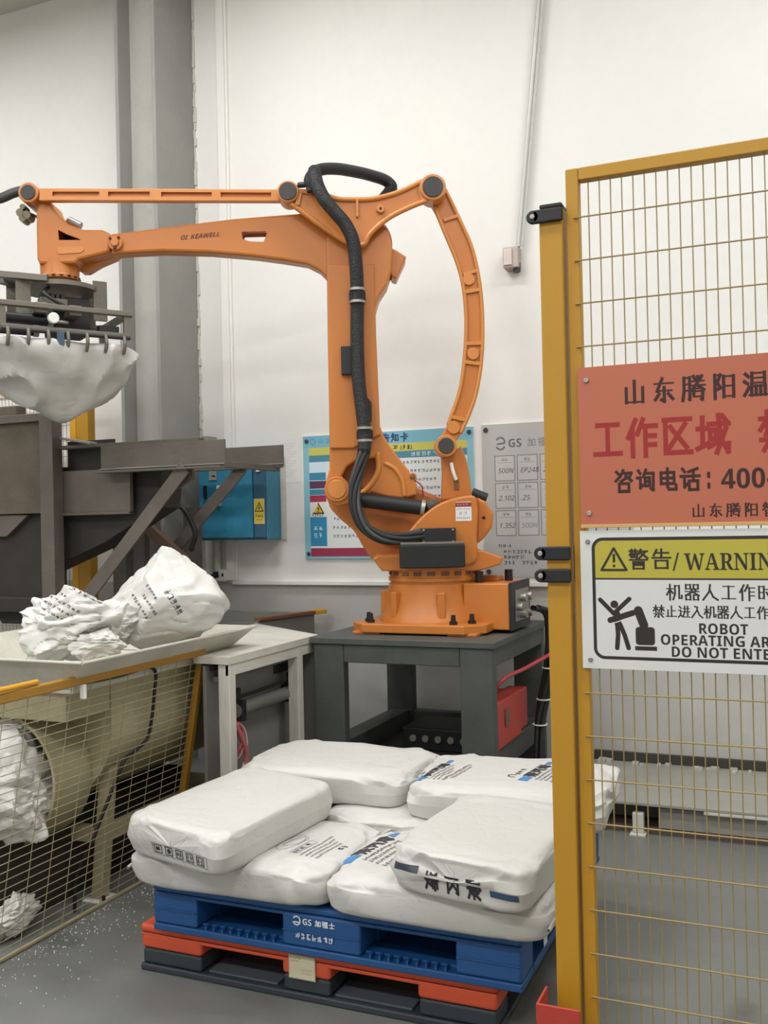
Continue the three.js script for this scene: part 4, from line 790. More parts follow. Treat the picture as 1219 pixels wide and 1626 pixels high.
{
  const W = 1600, Hc = 868, [c, g] = canvas(W, Hc, '#d4d4d1');
  const X = (z) => (z * 1.047 - 88) * 0.93 + 5, Y = (z) => z * 1.047 - 92, dk = '#2a2320';
  const rr = (x, y, w, h, r) => { g.beginPath(); g.moveTo(x + r, y); g.arcTo(x + w, y, x + w, y + h, r); g.arcTo(x + w, y + h, x, y + h, r); g.arcTo(x, y + h, x, y, r); g.arcTo(x, y, x + w, y, r); g.closePath(); };
  g.save(); rr(82, 54, W - 164, Hc - 124, 60); g.clip(); g.fillStyle = '#b4aa3e'; g.fillRect(0, 0, W, Y(378)); g.fillStyle = dk; g.fillRect(0, Y(373), W, 10); g.restore();
  g.strokeStyle = dk; g.lineWidth = 20; rr(82, 54, W - 164, Hc - 124, 60); g.stroke();
  g.lineWidth = 15; g.lineJoin = 'round'; g.beginPath(); g.moveTo(X(294), Y(195)); g.lineTo(X(372), Y(325)); g.lineTo(X(214), Y(325)); g.closePath(); g.stroke();
  g.fillStyle = dk; g.fillRect(X(286), Y(228), 16, 54); g.beginPath(); g.arc(X(294), Y(300), 9, 0, 7); g.fill();
  han(g, '警告', X(388), Y(200), 118, 126, 14, dk, 138, 0.8);
  g.lineWidth = 10; g.beginPath(); g.moveTo(X(692), Y(228)); g.lineTo(X(664), Y(325)); g.stroke();
  g.font = 'bold 142px serif'; g.fillText('WARNING', X(728), Y(325), 590);
  han(g, '机器人工作时', X(615), Y(405), 93, 102, 11, dk, 105, 0.6); han(g, '禁止进入机器人工作', X(530), Y(530), 70, 78, 9, dk, 75, 0.65);
  g.font = 'bold 88px sans-serif'; g.fillText('ROBOT', X(800), Y(693), 288); g.fillText('OPERATING AREA', X(570), Y(762), 800); g.fillText('DO NOT ENTER', X(632), Y(832), 690);
  const ln = (pts, w) => { g.lineCap = 'round'; g.lineJoin = 'round'; g.lineWidth = w; g.beginPath(); pts.forEach(([x, y], i) => i ? g.lineTo(X(x), Y(y)) : g.moveTo(X(x), Y(y))); g.stroke(); };
  g.beginPath(); g.arc(X(290), Y(530), 24, 0, 7); g.fill(); ln([[200, 503], [285, 585], [385, 497]], 27); ln([[305, 590], [310, 640]], 44); ln([[262, 625], [405, 580]], 36);
  g.strokeStyle = '#d4d4d1'; g.lineWidth = 6; g.lineCap = 'butt'; g.beginPath(); g.moveTo(X(262), Y(648)); g.lineTo(X(400), Y(605)); g.stroke(); g.strokeStyle = dk;
  ln([[306, 655], [310, 710], [302, 790]], 28); ln([[324, 650], [352, 715], [374, 788]], 28); ln([[440, 565], [472, 650]], 54);
  g.fillStyle = dk; rr(X(420), Y(662), 116, 112, 20); g.fill(); g.fillRect(X(415), Y(776), 132, 26);
  const a = onZ(921, 843, GZ + 0.02), b = onZ(929, 1060, GZ + 0.02), x0 = a.x, h = a.y - b.y, wd = h * W / Hc;
  const t = thing('warning_sign', 'white and yellow robot area warning sign with pictogram on the gate', 'sign', [x0, b.y, GZ + 0.021]);
  part('panel', bx(0, wd, 0, h, 0, 0.004, 0), panelMats(std(0xffffff, 0.45, 0, { map: canvasTex(c) }), M.paper), t);
  for (const [x, y] of [[0.018, 0.02], [0.018, h - 0.025], [wd - 0.018, 0.02], [wd - 0.018, h - 0.025]]) part('screw', disc(x, y, 0.0055, 0.004, 0.008, 10, 0.001), M.zinc, t);
}
{ // red angle guard at the foot of the post
  const t = thing('corner_guard', 'red painted steel angle guard standing at the foot of the gate post', 'guard', [-0.577, 0, -2.15]);
  part('front_plate', bx(0, 0.10, 0.008, 0.354, -0.006, 0, 0.002), M.red, t); part('side_plate', bx(0, 0.006, 0.008, 0.354, -0.09, -0.006, 0.002), M.red, t); part('floor_plate', bx(-0.02, 0.12, 0, 0.008, -0.092, 0.02, 0.002), M.red, t);
}

// ------------------------------------------------------------------ the gripper under the wrist
const GC = (() => { const [x, y] = R2(95, 457, 0); return RB.clone().addScaledVector(RXV, x).add(V3(0, y, 0)); })();
const GYAW = YAW + THREE.MathUtils.degToRad(33);
{
  const t = thing('robot_bag_gripper', 'grey steel bag gripper with air cylinders and tines under the robot wrist', 'gripper', GC.toArray(), GYAW);
  const S = M.gripper, Dk = M.gripperDark, cx = -0.04;
  part('mounting_disc', [new THREE.CylinderGeometry(0.185, 0.185, 0.022, 40).translate(0, -0.012, 0)], S, t);
  for (const [x, z] of [[-0.2, 0.1], [-0.2, -0.1], [0.17, 0.1], [0.17, -0.1]]) part('hanger_plate', bx(x - 0.035, x + 0.035, -0.17, 0.03, z - 0.006, z + 0.006, 0.003), S, t);
  const yT = -0.145, yB = -0.255, X0 = -0.36, X1 = 0.30, Z = 0.2;
  for (const z of [-Z, Z]) { part('upper_rail', bx(X0, X1, yT - 0.012, yT + 0.012, z - 0.02, z + 0.02, 0.003), S, t); part('lower_rail', bx(X0 + 0.03, X1 - 0.01, yB - 0.012, yB + 0.012, z - 0.015, z + 0.015, 0.003), S, t); }
  for (const x of [X0 + 0.02, X1 - 0.02]) part('end_rail', bx(x - 0.02, x + 0.02, yT - 0.012, yT + 0.012, -Z, Z, 0.003), S, t);
  for (const x of [X0 + 0.04, X1 - 0.03]) for (const z of [-Z, Z]) part('frame_post', bx(x - 0.016, x + 0.016, yB, yT, z - 0.01, z + 0.01, 0.002), S, t);
  for (const x of [-0.14, 0.02]) part('cross_beam', bx(x - 0.03, x + 0.03, yT - 0.03, yT + 0.02, -Z, Z, 0.004), S, t);
  part('centre_block', bx(-0.06, 0.12, yB + 0.01, yT + 0.08, -0.08, 0.1, 0.006), Dk, t);
  part('valve_manifold', bx(-0.13, 0.0, yT + 0.02, yT + 0.06, 0.08, 0.14, 0.004), S, t);
  for (let k = 0; k < 5; k++) part('valve', bx(-0.125 + k * 0.024, -0.108 + k * 0.024, yT + 0.06, yT + 0.085, 0.09, 0.13, 0.002), Dk, t);
  for (const z of [0.14, -0.14]) { const c = part('air_cylinder', [rod(V3(-0.3, -0.2, z), V3(-0.1, -0.2, z), 0.026, 16)], M.black, t); part('cylinder_cap', rod(V3(-0.1, -0.2, z), V3(-0.075, -0.2, z), 0.03, 16), M.silver, c); part('piston_rod', rod(V3(-0.075, -0.2, z), V3(0.0, -0.2, z), 0.009, 10), M.silver, c); }
  part('press_pad_roller', disc(-0.09, -0.2, 0.026, 0.2, 0.226, 20), M.white, t);
  part('tine_shaft', rod(V3(X0 + 0.03, yB - 0.012, Z + 0.015), V3(X1 - 0.02, yB - 0.012, Z + 0.015), 0.01, 10), Dk, t); part('tine_shaft', rod(V3(X0 + 0.03, yB - 0.012, -Z - 0.015), V3(X1 - 0.02, yB - 0.012, -Z - 0.015), 0.01, 10), Dk, t);
  for (const z of [-1, 1]) for (let k = 0; k < 7; k++) { const x = lerp(X0 + 0.06, X1 - 0.05, k / 6), zz = z * (Z + 0.018); part('tine', tube([V3(x, yB - 0.005, zz), V3(x, yB - 0.04, zz + z * 0.012), V3(x, yB - 0.065, zz + z * 0.006), V3(x, yB - 0.09, zz - z * 0.012)], 0.009, 16, 8), S, t); }
  part('sensor_tab', bx(-0.08, -0.045, yB - 0.075, yB - 0.01, Z + 0.03, Z + 0.036, 0.002), std(0x3e5563, 0.5), t);
  part('fitting_block', bx(0.14, 0.24, yB + 0.0, yB + 0.05, 0.13, 0.18, 0.004), Dk, t);
  for (const [a, b] of [[V3(-0.36, 0.02, 0.05), V3(-0.1, 0.0, 0.16)], [V3(-0.55, 0.06, -0.05), V3(-0.15, 0.01, -0.1)]]) part('stay_bar', bar(a, b, 0.03, 0.03), S, t);
  part('air_hose', tube([V3(-0.08, -0.03, 0.1), V3(-0.12, -0.07, 0.16), V3(-0.05, -0.12, 0.18), V3(0.02, -0.13, 0.14)], 0.009, 24, 8), Dk, t);
}
{ // the bag that hangs in the gripper
  const pos = [], idx = [], uv = [], NS = 64, NC = 72, L = 0.70;
  for (let j = 0; j <= NS; j++) {
    const s = -1 + 2 * j / NS, as = Math.abs(s), close = Math.sqrt(Math.max(0, 1 - as ** 9));
    const d = 0.15 + 0.17 * Math.max(0, 1 - as ** 1.35), w = 0.225 * (0.82 + 0.18 * close);
    for (let i = 0; i <= NC; i++) {
      const a = 2 * Math.PI * i / NC, c = Math.cos(a), q = Math.sin(a);
      let z = w * Math.sign(c) * Math.abs(c) ** 0.7, y;
      if (q >= 0) y = 0.05 * close * q ** 0.5; else { const k = (-q) ** 0.9; y = -d * k * (0.8 + 0.2 * close); z *= 1 - 0.55 * k; if (as > 0.55) z *= 1 + 0.2 * (as - 0.55); }
      let x = L / 2 * s * (0.94 + 0.06 * (1 - Math.abs(q)));
      const f = (0.35 - Math.abs(noise(x * 5.5 + 3, z * 6, y * 5))) * 0.085 + (0.4 - Math.abs(noise(x * 20, z * 20 + 7, y * 9))) * 0.006 + 0.03 * fbm(x * 4, y * 4, z * 4 + 5, 2);
      const n = Math.hypot(y * 1.2, z) || 1; y += y / n * f; z += z / n * f;
      y = Math.min(y, 0.038);
      pos.push(x, y, z); uv.push(0.5 + x, 0.5 + z + y);
    }
  }
  for (let j = 0; j < NS; j++) for (let i = 0; i < NC; i++) { const a = j * (NC + 1) + i, b = a + 1, c = a + NC + 1, d = c + 1; idx.push(a, c, b, b, c, d); }
  for (const j of [0, NS]) { const k = pos.length / 3, o = j * (NC + 1); let m = V3(); for (let i = 0; i < NC; i++) m.add(V3(pos[(o + i) * 3], pos[(o + i) * 3 + 1], pos[(o + i) * 3 + 2])); m.multiplyScalar(1 / NC); pos.push(m.x, m.y, m.z); uv.push(0.5, 0.5); for (let i = 0; i < NC; i++) j ? idx.push(o + i, k, o + i + 1) : idx.push(o + i, o + i + 1, k); }
  const g = new THREE.BufferGeometry(); g.setAttribute('position', new THREE.Float32BufferAttribute(pos, 3)); g.setAttribute('uv', new THREE.Float32BufferAttribute(uv, 2)); g.setIndex(idx);
  const m = solo('hanging_bag', 'sagging white bag held up by the gripper', 'bag', toCreasedNormals(g, 0.9), M.bag);
  m.position.copy(GC).add(V3(-0.03, -0.335, 0)); m.rotation.y = GYAW;
}

// ------------------------------------------------------------------ bag tipping station behind the machine
{
  const z1 = -4.2, z2 = -4.8, XE = -2.665;
  const t = thing('tipping_station', 'brown-grey steel bag tipping station with hopper, rails and diagonal braces', 'hopper');
  const S = M.dumpSteel, P = M.dumpPanel, Dk = M.dumpDark;
  const X = (px, py, z = z1) => onZ(px, py, z);
  const xl = X(70, 700).x, xr = X(91, 700).x, top = X(80, 640).y;
  // uprights
  for (const z of [z1, z2]) part('upright', metricUV(bx(xl, xr, 0, z === z1 ? 2.06 : 1.72, z - 0.04, z + 0.04, 0.004)), S, t);
  for (const z of [z1, z2]) part('upright', metricUV(bx(-4.95, -4.89, 0, 1.9, z - 0.04, z + 0.04, 0.004)), S, t);
  // bin on the left of the upright
  const bt = X(30, 672).y, bb = X(30, 816).y;
  part('bin_panel', metricUV(bx(-4.88, xl - 0.002, bb, bt, z1 - 0.02, z1 - 0.005, 0.002)), P, t); part('bin_panel', metricUV(bx(-4.88, xl - 0.42, bb, bt, z2, z2 + 0.015, 0.002)), P, t); part('bin_side', metricUV(bx(-4.885, -4.87, bb, bt, z2 + 0.015, z1 - 0.02, 0.002)), P, t);
  part('bin_rim', metricUV(bx(-4.9, xl + 0.01, bt, bt + 0.045, z1 - 0.04, z1 + 0.02, 0.004)), S, t); part('bin_rim', metricUV(bx(-4.9, xl - 0.42, bt, bt + 0.045, z2 - 0.02, z2 + 0.04, 0.004)), S, t);
  part('bin_rim_end', bx(xl + 0.01, xl + 0.03, bt - 0.02, bt + 0.05, z1 - 0.045, z1 + 0.022, 0.003), M.black, t);
  part('bin_funnel', metricUV(poly([[xl - 0.01, bb], [-4.6, bb], [-4.6, bb - 0.12], [-4.2, bb - 0.62], [xl - 0.01, bb - 0.62]].map(([x, y]) => [x, y]), 0.12, z1 - 0.17, 0)), Dk, t);
  { const a = X(0, 818), b = X(40, 818), c = X(6, 852), d = X(-40, 852); part('bin_chute', metricUV(poly([[b.x, b.y], [a.x - 0.2, a.y], [d.x - 0.1, d.y], [c.x, c.y]], 0.03, z1 - 0.05, 0)), S, t); }
  part('hinge_block', (() => { const a = X(-40, 648), b = X(22, 668); return bx(a.x, b.x, b.y, a.y, z1 - 0.1, z1 - 0.02, 0.01); })(), P, t);
  // infill right of the upright
  { const a = X(90, 748), b = X(198, 812); part('side_panel', metricUV(bx(a.x, b.x, b.y, a.y, z1 - 0.06, z1 - 0.045, 0.002)), S, t); part('side_panel_edge', bx(b.x, b.x + 0.012, b.y - 0.01, a.y - 0.02, z1 - 0.06, z1 - 0.03, 0.002), S, t); part('bracket_angle', bx(a.x, b.x + 0.012, b.y - 0.014, b.y, z1 - 0.06, z1 - 0.03, 0.002), S, t); }
  { const a = X(90, 700), b = X(165, 748); part('recess_panel', metricUV(bx(a.x, b.x, b.y, a.y, z1 - 0.10, z1 - 0.085, 0)), Dk, t); }
  // funnel under the rails: four-sided, its floor sloping up to the right
  const fz = z1 - 0.10, fp = [[88, 744], [292, 744], [286, 806], [203, 860], [88, 914]].map(([x, y]) => { const p = X(x, y, fz - 0.2); return [p.x, p.y]; });
  part('funnel', metricUV(poly(fp, 0.2, fz - 0.2, 0.004)), Dk, t);
  // rails
  const c1 = X(356, 697), c1b = X(356, 741), r0 = X(160, 742).x;
  part('front_rail', [bx(r0, XE, c1b.y, c1.y, z1 - 0.012, z1, 0.002), bx(r0, XE, c1b.y - 0.006, c1b.y + 0.006, z1, z1 + 0.05, 0.002)].map(metricUV), S, t);
  part('front_rail_lip', bx(r0, XE, c1b.y + 0.012, c1b.y + 0.020, z1, z1 + 0.012, 0.002), M.zinc, t);
  const c2 = X(450, 706, z2), c2b = X(450, 741, z2);
  part('rear_rail', [bx(-3.7, XE, c2b.y, c2.y, z2 - 0.012, z2, 0.002), bx(-3.7, XE, c2b.y - 0.006, c2b.y + 0.006, z2, z2 + 0.05, 0.002)].map(metricUV), S, t);
  part('rear_rail_lip', bx(-3.7, XE, c2b.y + 0.012, c2b.y + 0.020, z2, z2 + 0.012, 0.002), M.zinc, t);
  part('end_tie', bx(XE - 0.06, XE - 0.02, c1b.y + 0.0, c1b.y + 0.03, z2, z1 - 0.012, 0.002), S, t);
  { const a = X(88, 697), b = X(312, 688); part('top_rail', metricUV(bx(a.x, b.x, c1.y, c1.y + 0.018, z1 - 0.16, z1 - 0.012, 0.002)), S, t); const e = X(312, 686); part('top_rail_end', bx(b.x, b.x + 0.02, c1.y - 0.01, c1.y + 0.028, z1 - 0.16, z1 - 0.06, 0.003), M.zinc, t); }
  { const a = X(96, 696), b = X(160, 705); part('lid_strip', bar(V3(a.x, a.y, z1 - 0.02), V3(b.x, b.y, z1 + 0.06), 0.05, 0.012), M.zinc, t); }
  // braces
  const br = (p, q, z, w) => { const a = X(...p, z), b = X(...q, z), d = b.clone().sub(a).normalize(); const e = a.clone().addScaledVector(d, (b.x - xr < 0 ? 0 : 0) + a.distanceTo(b)); part('diagonal_brace', metricUV(merge([bar(a, e, 0.012, w, 0.002), bar(a.clone().add(V3(0, 0, -0.03)), e.clone().add(V3(0, 0, -0.03)), 0.05, 0.012, 0.002)])), S, t); };
  br([293, 742], [84, 1020], z1 + 0.02, 0.075); br([384, 744], [250, 905], z2 + 0.02, 0.07);
  part('knee_plate', metricUV(poly([[285, 742], [302, 742], [302, 760], [280, 775]].map(([x, y]) => { const p = X(x, y, z1); return [p.x, p.y]; }), 0.02, z1 - 0.04, 0.001)), S, t);
  part('strut', metricUV(bar(X(232, 835, z2 + 0.1), X(292, 890, z2 + 0.1), 0.05, 0.06)), std(0x5e4a3c, 0.7), t); part('strut', metricUV(bar(X(228, 830, z2 + 0.06), X(228, 900, z2 + 0.06), 0.05, 0.05)), S, t); part('discharge_panel', metricUV((() => { const a = X(277, 806, z2), b = X(308, 960, z2); return bx(a.x, b.x, b.y, a.y, z2 - 0.1, z2 - 0.085, 0.002); })()), S, t);
  part('lower_cross_rail', metricUV(bx(-4.9, xr, 0.98, 1.06, z1 - 0.04, z1 + 0.03, 0.004)), Dk, t);
  part('cable', capsule([[266, 797], [280, 800], [294, 812], [304, 830], [310, 848], [304, 872]].map(([x, y]) => onZ(x, y, z2 + 0.12)), 0.015, 40, 8), M.black, t);
}

// ------------------------------------------------------------------ yellow mesh fence far behind
{
  const z = -4.98, a = onZ(115, 660, z), b = onZ(145, 660, z), h = onZ(0, 627, z).y;
  const t = thing('rear_fence', 'yellow posts and pale mesh of the fence by the back wall', 'fence', [a.x, 0, z]);
  part('frame_stile', bx(0, 0.05, 0, h, -0.03, 0.03, 0.004), M.yellowDeep, t); part('post', bx(0.056, b.x - a.x, 0, h + 0.02, -0.035, 0.035, 0.004), M.yellow, t);
  part('frame_rail', bx(-1.4, 0, h - 0.03, h, -0.015, 0.015, 0.003), M.beige, t);
  const w = []; for (let x = -1.4; x < 0; x += 0.03) w.push(rod(V3(x, 0.05, 0), V3(x, h - 0.02, 0), 0.002, 5)); for (let y = 0.1; y < h; y += 0.1) w.push(rod(V3(-1.4, y, 0.004), V3(0, y, 0.004), 0.002, 5));
  stuff(part('wire_mesh', w, M.yellowWire, t));
}

// ------------------------------------------------------------------ crumpled empty bags
function crumple(r, seed, o = {}) {                 // r: radii [x, y, z]; faceted by random planes, then folded
  const rnd = rng(seed), planes = [];
  for (let k = 0; k < (o.planes ?? 26); k++) { const n = V3(rnd() * 2 - 1, rnd() * 2 - 1, rnd() * 2 - 1).normalize(); planes.push([n, 0.66 + 0.3 * rnd()]); }
  const g = new THREE.SphereGeometry(1, 120, 84), p = g.attributes.position, v = V3(), uv = g.attributes.uv;
  for (let i = 0; i < p.count; i++) {
    v.fromBufferAttribute(p, i).normalize();
    let d = 1.12; for (const [n, c] of planes) { const k = n.dot(v); if (k > 0.05) d = Math.min(d, c / k); }
    // broad raised folds, a few of them sharp, parted by shallow creases
    const f1 = 0.5 - Math.sqrt(noise(v.x * 1.3 + seed, v.y * 1.9, v.z * 1.3) ** 2 + 0.002), f2 = 0.5 - Math.sqrt(noise(v.x * 2.4 + seed, v.y * 4.2 + 3, v.z * 2.4) ** 2 + 0.004), n1 = noise(v.x * 1.7 + seed, v.y * 3.4, v.z * 1.7), n3 = noise(v.x * 7, v.y * 9 + seed, v.z * 7);
    d *= 1 + (o.fold ?? 1) * (0.40 * (f1 - 0.32) + 0.22 * (f2 - 0.3) - 0.16 * Math.exp(-Math.abs(n1) * 9) + 0.02 * n3);
    v.multiplyScalar(d); if (o.shape) o.shape(v);
    let y = v.y * r[1]; if (o.floor !== undefined) y = Math.max(y, o.floor);
    p.setXYZ(i, v.x * r[0], y, v.z * r[2]); uv.setXY(i, v.x * r[0] * 2, v.y * r[1] * 2 + v.z * r[2] * 2);
  }
  g.computeVertexNormals();
  return toCreasedNormals(g, 0.6);
}
// ------------------------------------------------------------------ cream waste-bag machine with a flared tray
const TX1 = -2.25, TX0 = -3.25, TZ1 = -2.63, TZ0 = -3.77, TY = 0.985, NY = 0.872, FL = 0.12, FZ = 0.09, BX0 = -3.05, BX1 = -2.505, BY = 0.77, BZ1 = -2.98, BZ0 = -3.98;
{
  const t = thing('waste_bag_machine', 'cream waste-bag machine with a wide flared white tray behind the low mesh guard', 'machine');
  const quad = (a, b, c, d, th) => {                 // plate through four corners, th thick
    const n = b.clone().sub(a).cross(d.clone().sub(a)).normalize().multiplyScalar(th), q = [a, b, c, d], pos = [], ix = [];
    for (const k of q) pos.push(k.x, k.y, k.z); for (const k of q) pos.push(k.x + n.x, k.y + n.y, k.z + n.z);
    ix.push(0, 2, 1, 0, 3, 2, 4, 5, 6, 4, 6, 7); for (let i = 0; i < 4; i++) { const j = (i + 1) % 4; ix.push(i, j, j + 4, i, j + 4, i + 4); }
    const g = new THREE.BufferGeometry(); g.setAttribute('position', new THREE.Float32BufferAttribute(pos, 3)); g.setIndex(ix); const h = g.toNonIndexed(); h.computeVertexNormals(); return metricUV(h);
  };
  const o = [V3(TX0, TY, TZ1), V3(TX1, TY, TZ1), V3(TX1, TY, TZ0), V3(TX0, TY, TZ0)], i = [V3(TX0 + FL, NY, TZ1 - FZ), V3(TX1 - FL, NY, TZ1 - FZ), V3(TX1 - FL, NY, TZ0 + FZ), V3(TX0 + FL, NY, TZ0 + FZ)], n2 = [V3(BX0, BY, BZ1), V3(BX1, BY, BZ1), V3(BX1, BY, TZ0 + 0.14), V3(BX0, BY, TZ0 + 0.14)];
  for (let k = 0; k < 4; k++) { const n = (k + 1) % 4; part('flared_side', quad(o[k], o[n], i[n], i[k], 0.006), M.creamPale, t); part('rim_bead', rod(o[k], o[n], 0.006, 8), M.creamPale, t); }
  const bx0 = BX0, bx1 = BX1, bz1 = BZ1, bz0 = BZ0, NB = BY;
  part('tray_floor', metricUV(bx(TX0 + FL, TX1 - FL, NY - 0.012, NY, TZ0 + FZ, TZ1 - FZ, 0)), M.creamPale, t);
  // trough body: straight sides, round bottom
  const cx = -2.83, hw = 0.415, prof = [[-hw, NY - 0.013], [-hw, 0.66]]; for (let a = 0; a <= 20; a++) { const q = Math.PI + Math.PI * a / 20; prof.push([Math.cos(q) * hw * (1 - 0.03 * Math.max(0, -Math.sin(q))), 0.66 + Math.sin(q) * 0.31]); } prof.push([hw, NY - 0.013]);
  part('trough', toCreasedNormals(metricUV(poly(prof.map(([x, y]) => [cx + x, y]), bz1 - bz0, bz0, 0)), 0.5), M.cream, t);
  part('near_shroud', metricUV(bx(TX0 + FL + 0.02, TX1 - FL - 0.05, NY - 0.12, NY - 0.012, bz1, TZ1 - FZ - 0.02, 0.004)), M.cream, t);
  // outlet drum at the near end, dark inside, with its rim
  const dx = -2.76, dy = 0.51, dr = 0.25, z0 = bz1 + 0.001, z1 = bz1 + 0.20;
  const ring = new THREE.LatheGeometry([[dr - 0.012, 0], [dr, 0], [dr, z1 - z0], [dr - 0.012, z1 - z0], [dr - 0.012, 0.0]].map((p) => new THREE.Vector2(...p)), 48); ring.rotateX(Math.PI / 2); ring.translate(dx, dy, z0);
  part('outlet_drum', toCreasedNormals(ring, 0.5), M.cream, t);
  // legs, leaning like the guard, and rails
  const LG = [[-2.425, -2.515, -3.05], [-2.425, -2.515, -3.85], [-3.2, -3.2, -3.05], [-3.2, -3.2, -3.85]];
  for (const [x1, x0, z] of LG) part('leg', metricUV(bar(V3(x1 - 0.028, NY - 0.013, z), V3(x0 - 0.028, 0.008, z), 0.05, 0.05, 0.004)), M.cream, t);
  for (const [, x, z] of LG) { part('foot_plate', bx(x - 0.075, x + 0.03, 0, 0.008, z - 0.05, z + 0.05, 0.002), M.white, t); part('foot_bolt', rod(V3(x + 0.018, 0.008, z + 0.035), V3(x + 0.018, 0.03, z + 0.035), 0.007, 8), M.bolt, t); }
  for (const x of [-2.55, -3.23]) part('side_rail', metricUV(bx(x, x + 0.045, 0.22, 0.28, -3.825, -3.075, 0.004)), M.cream, t);
  for (const z of [-3.05, -3.85]) part('cross_rail', metricUV(bx(-3.17, -2.55, 0.22, 0.28, z - 0.022, z + 0.022, 0.004)), M.cream, t);
  part('drive_housing', metricUV(bx(-3.15, -2.66, 0.0, 0.33, -3.8, -2.6, 0.01)), M.dumpDark, t);
}
{ // guard panel hung from the tray, leaning out at the top
  const xb = -2.489, xt = -2.33, yT = 0.918, zN = -1.75, zF = -3.46, t = thing('mesh_guard', 'low yellow-railed mesh guard leaning against the tray of the cream machine', 'fence', [xb, 0, 0]);
  const xa = (y) => (xt - xb) * (y - 0.02) / (yT - 0.02);
  part('top_rail', bx(xt - xb - 0.012, xt - xb + 0.016, yT - 0.022, yT + 0.012, zF - 0.015, zN, 0.006), M.railYellow, t);
  part('end_bar', bar(V3(xt - xb, yT - 0.022, zF), V3(0, 0.02, zF), 0.03, 0.03, 0.004), M.railYellow, t);
  part('near_post', bar(V3(xt - xb, yT - 0.022, zN - 0.02), V3(0, 0, zN - 0.02), 0.03, 0.03, 0.004), M.railYellow, t); part('bottom_rail', bx(-0.006, 0.006, 0.002, 0.014, zF, zN, 0.003), M.guardWire, t);
  const w = []; for (let y = 0.045; y < yT - 0.03; y += 0.0305) w.push(rod(V3(xa(y) + 0.004, y, zF), V3(xa(y) + 0.004, y, zN), 0.0017, 6));
  for (let z = zN - 0.1; z > zF; z -= 0.103) w.push(rod(V3(0, 0.012, z), V3(xa(yT - 0.02), yT - 0.02, z), 0.0015, 6));
  stuff(part('wire_mesh', w, M.guardWire, t));
  part('clip', bx(xt - xb + 0.004, xt - xb + 0.022, yT - 0.07, yT - 0.02, -2.72, -2.705, 0.002), M.white, t);
}
{ // yellow air line lying along the rail
  const x = -2.318, p = [V3(x, 0.94, -1.9), V3(x, 0.94, -2.1), V3(x + 0.004, 0.943, -2.35), V3(x - 0.01, 0.94, -2.5)];
  solo('yellow_air_line', 'thick yellow air line lying on the guard rail', 'hose', capsule(p, 0.009, 40, 8), M.yellowDeep);
}
{ // black cable hanging inside the guard
  const px = [[127, 1086], [190, 1073], [240, 1060], [247, 1068], [245, 1100], [241, 1140], [234, 1172], [215, 1192], [198, 1206], [186, 1235], [175, 1262], [158, 1306], [146, 1338]];
  const gx = (y) => -2.489 + 0.159 * (y - 0.02) / 0.898 - 0.014, pts = px.map(([a, b]) => { let x = -2.4; for (let k = 0; k < 6; k++) x = gx(onX(a, b, x).y); return onX(a, b, x); }); const l = pts[pts.length - 1]; pts.push(V3(-2.515, 0.15, l.z + 0.02), V3(-2.53, 0.012, l.z + 0.02));
  solo('machine_cable', 'black cable hanging in a bend between the mesh guard and the cream machine', 'cable', tube(pts, 0.007, 120, 8), M.black);
}
